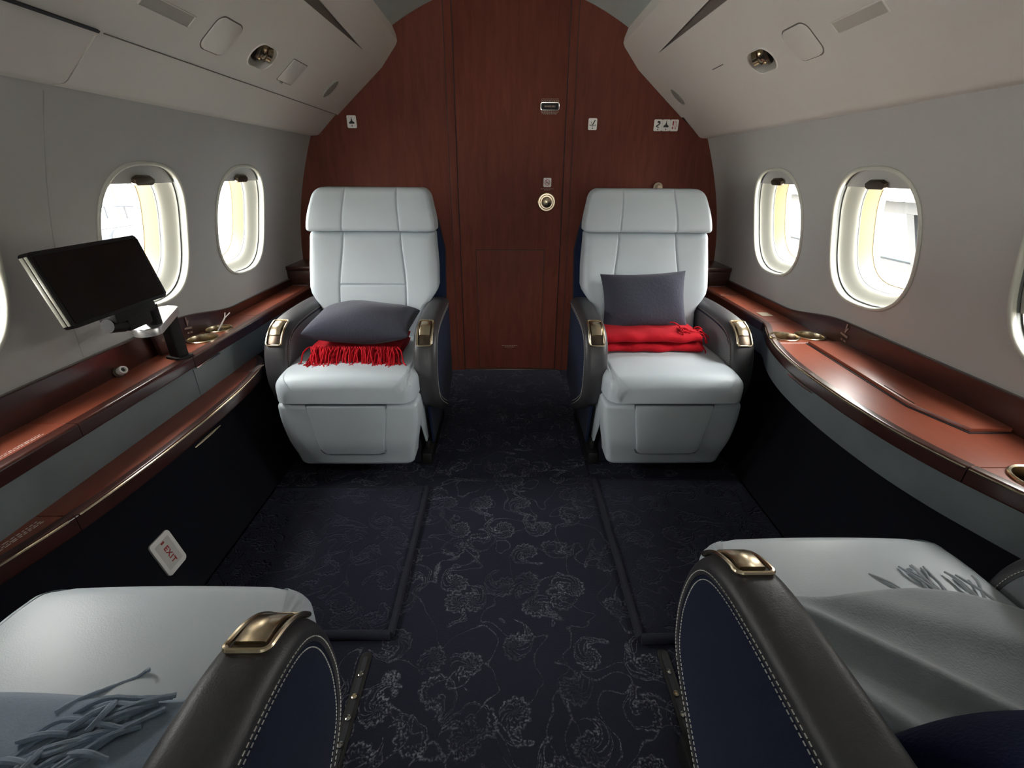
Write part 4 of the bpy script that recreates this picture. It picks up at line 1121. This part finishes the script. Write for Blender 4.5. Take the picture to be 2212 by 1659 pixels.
# ------------------------------------------------------------------ floor pieces
def floor_mat(label,x0,x1,y0,y1,sides):
    r=thing('floor_mat',label,'mat',((x0+x1)/2,(y0+y1)/2,0),0,'carpet mats in front of the seats')
    o=Vector(r.location)
    V,F=box_vf(x0,x1,y0,y1,.0005,.010,.003); mesh('mat_pile',[v-o for v in V],F,M_MAT,r)
    for a,b,rad in sides:
        V,F=tube_vf(catmull([(a[0],a[1],.009)]+[(a[0]+(b[0]-a[0])*t+wig(.0015),a[1]+(b[1]-a[1])*t+wig(.0015),.009) for t in(.2,.4,.6,.8)]+[(b[0],b[1],.009)],4),rad,10)
        mesh('bound_edge',[v-o for v in V],F,M_ROLL,r)
    return r
floor_mat('dark carpet mat in front of the left bulkhead seat',-.975,-.352,.905,1.585,[((-.352,.905),(-.352,1.585),.011),((-.975,.905),(-.352,.905),.013),((-.975,1.585),(-.352,1.585),.005)])
floor_mat('dark carpet mat in front of the right bulkhead seat',.354,.975,.887,1.63,[((.354,.887),(.354,1.63),.012),((.354,.887),(.975,.887),.014),((.354,1.63),(.975,1.63),.005)])
rn=thing('aisle_runner','darker patterned carpet runner between the two bulkhead seats, ending at the door','runner',(0,2.25,0))
V,F=box_vf(-.335,.335,-.585,.612,.0005,.007,.002); mesh('runner_pile',V,F,M_CARPET,rn)
for s,lab in((-1,'recessed floor track with brass studs beside the nearest left seat'),(1,'recessed floor track with studs beside the nearest right seat')):
    t=thing('seat_track',lab,'track',(s*.405,.64,0),0,'seat tracks in the carpet')
    V,F=prism_vf(rrect(.030,.44,.014,5),0,.003,Matrix.Translation((0,0,.0)),.001); mesh('track_bed',V,F,M_BLACK,t)
    V,F=prism_vf(rrect(.012,.41,.005,3),.002,.0042); mesh('track_groove',V,F,M_DARK,t)
    for k,y in enumerate((.155,.098,.048,-.01,-.07)):
        V,F=lathe_vf([(.0072,.003),(.0072,.0075),(.0045,.0085),(.003,.006),(0,.006)],14); mesh('stud',[v+Vector((s*.0,y,0)) for v in V],F,M_GOLD if k==1 else M_CHROME,t)

# ------------------------------------------------------------------ outside the windows
V,F=box_vf(-150,150,-60,160,-1.75,-1.65); struct(mesh('ground',V,F,M_APRON,smooth=False))
tg=thing('tow_vehicle','pale grey airport tow vehicle on the apron outside the nearer left window','vehicle',(-16,20.4,-1.65))
V,F=box_vf(-.8,.8,-1.9,1.9,.35,.85,.06); mesh('vehicle_body',V,F,M_TUG,tg)
V,F=prism_vf([(-1.9,.85),(-1.9,1.05),(-.2,1.1),(-.05,.85)],-.75,.75,None,.03); mesh('deck',[Vector((v.z,v.x,v.y)) for v in V],F,M_BWHITE,tg)
mb=MB()
for y in(.35,1.45):
    for x in(-.7,.7): mb.add(*box_vf(x-.03,x+.03,y-.03,y+.03,.8,1.55))
mb.add(*box_vf(-.78,.78,.28,1.52,1.5,1.58,.03)); mb.obj('cab_frame',M_TUG,tg)
for x in(-.8,.8):
    for y in(-1.2,1.2):
        V,F=lathe_vf([(.0,-.12),(.36,-.12),(.40,-.06),(.40,.06),(.36,.12),(0,.12)],20)
        mesh('wheel',[Matrix.Translation((x,y,.40))@Matrix.Rotation(PI/2,4,'Y')@v for v in V],F,M_TYRE,tg)
lm=thing('floodlight_mast','thin floodlight mast on the apron behind the tow vehicle','mast',(-24,30.9,-1.65))
V,F=tube_vf([(0,0,0),(0,0,1.9),(-.1,-.25,2.5)],.09,8); mesh('mast_pole',V,F,M_BGREY,lm)
V,F=box_vf(-.3,.3,-.75,.35,2.45,2.7,.05); mesh('lamp_head',V,F,M_TUG,lm)
# glazed boarding gallery seen through the right windows
g=thing('boarding_gallery','white glazed boarding gallery outside the right-hand windows','building',(5.0,6.5,-1.65))
mb=MB(); mb.add(*box_vf(0,.25,-8,9,0,1.78)); mb.obj('lower_wall',M_BWHITE,g,smooth=False)
mb=MB(); mb.add(*box_vf(-.04,.1,-8,9,1.76,1.86,.01)); mb.obj('sill_rail',M_BGREY,g)
mb=MB(); mb.add(*box_vf(-.06,.1,-8,9,2.42,2.56,.01)); mb.obj('head_beam',M_BGREY,g)
mb=MB()
for k in range(70): mb.add(*box_vf(-.5,.25,-8+k*.24,-8+k*.24+.15,2.58,2.72,.02))
mb.add(*box_vf(-.45,.25,-8,9,2.64,2.9)); mb.obj('ribbed_soffit',M_BWHITE,g)
mb=MB(); mb.add(*box_vf(.06,.08,-8,9,1.8,2.5)); mb.obj('glazing',M_BGLASS,g,smooth=False)
for k in range(7):
    y=-4.0+1.78*k
    V,F=prism_vf([(y-.42,1.86),(y-.33,1.86),(y-.0,2.44),(y-.12,2.44)],-.05,.06); mesh('slanted_mullion',[Vector((v.z,v.x,v.y)) for v in V],F,M_BGREY,g)
    V,F=box_vf(-.012,.002,y-.40,y-.38,.4,1.76); mesh('panel_joint',V,F,M_BGREY,g)

# ------------------------------------------------------------------ light
w=bpy.data.worlds.new('overcast_sky'); S.world=w; w.use_nodes=True; nt=w.node_tree; bg=nt.nodes['Background']
tc=nt.nodes.new('ShaderNodeTexCoord'); sx_=nt.nodes.new('ShaderNodeSeparateXYZ'); nt.links.new(tc.outputs['Generated'],sx_.inputs[0])
cr=nt.nodes.new('ShaderNodeValToRGB'); cr.color_ramp.elements[0].position=.46; cr.color_ramp.elements[0].color=(.50,.50,.48,1)
cr.color_ramp.elements[1].position=.5; cr.color_ramp.elements[1].color=(1,.985,.95,1)
cr.color_ramp.elements[1].color=(.55,.545,.53,1)
for ps,v in((.60,.82),(.70,1.35),(.82,1.8),(1.0,1.9)):
    e=cr.color_ramp.elements.new(ps); e.color=(v,v*.985,v*.95,1)
mr=nt.nodes.new('ShaderNodeMapRange'); mr.inputs['From Min'].default_value=-1; mr.inputs['From Max'].default_value=1
nt.links.new(sx_.outputs['Z'],mr.inputs['Value']); nt.links.new(mr.outputs[0],cr.inputs['Fac']); nt.links.new(cr.outputs['Color'],bg.inputs['Color'])
bg.inputs['Strength'].default_value=9.0

# ------------------------------------------------------------------ camera
f_px,pit,yaw,rol=1000.8,.426,.0152,.0062
fw=Vector((math.sin(yaw)*math.cos(pit),math.cos(yaw)*math.cos(pit),-math.sin(pit)))
r=Vector((math.cos(yaw),-math.sin(yaw),0)); u=r.cross(fw)
r2=r*math.cos(rol)+u*math.sin(rol); u2=-r*math.sin(rol)+u*math.cos(rol)
cd=bpy.data.cameras.new('camera'); cd.sensor_fit='HORIZONTAL'; cd.sensor_width=36; cd.lens=36*f_px/2212; cd.clip_start=.02; cd.clip_end=400
co=bpy.data.objects.new('camera',cd); link(co)
co.matrix_world=Matrix(((r2.x,u2.x,-fw.x,-.0262),(r2.y,u2.y,-fw.y,0),(r2.z,u2.z,-fw.z,1.2),(0,0,0,1)))
S.camera=co
S.view_settings.view_transform='Standard'; S.view_settings.look='None'; S.view_settings.gamma=1; S.view_settings.use_curve_mapping=False
S.view_settings.exposure=1.05
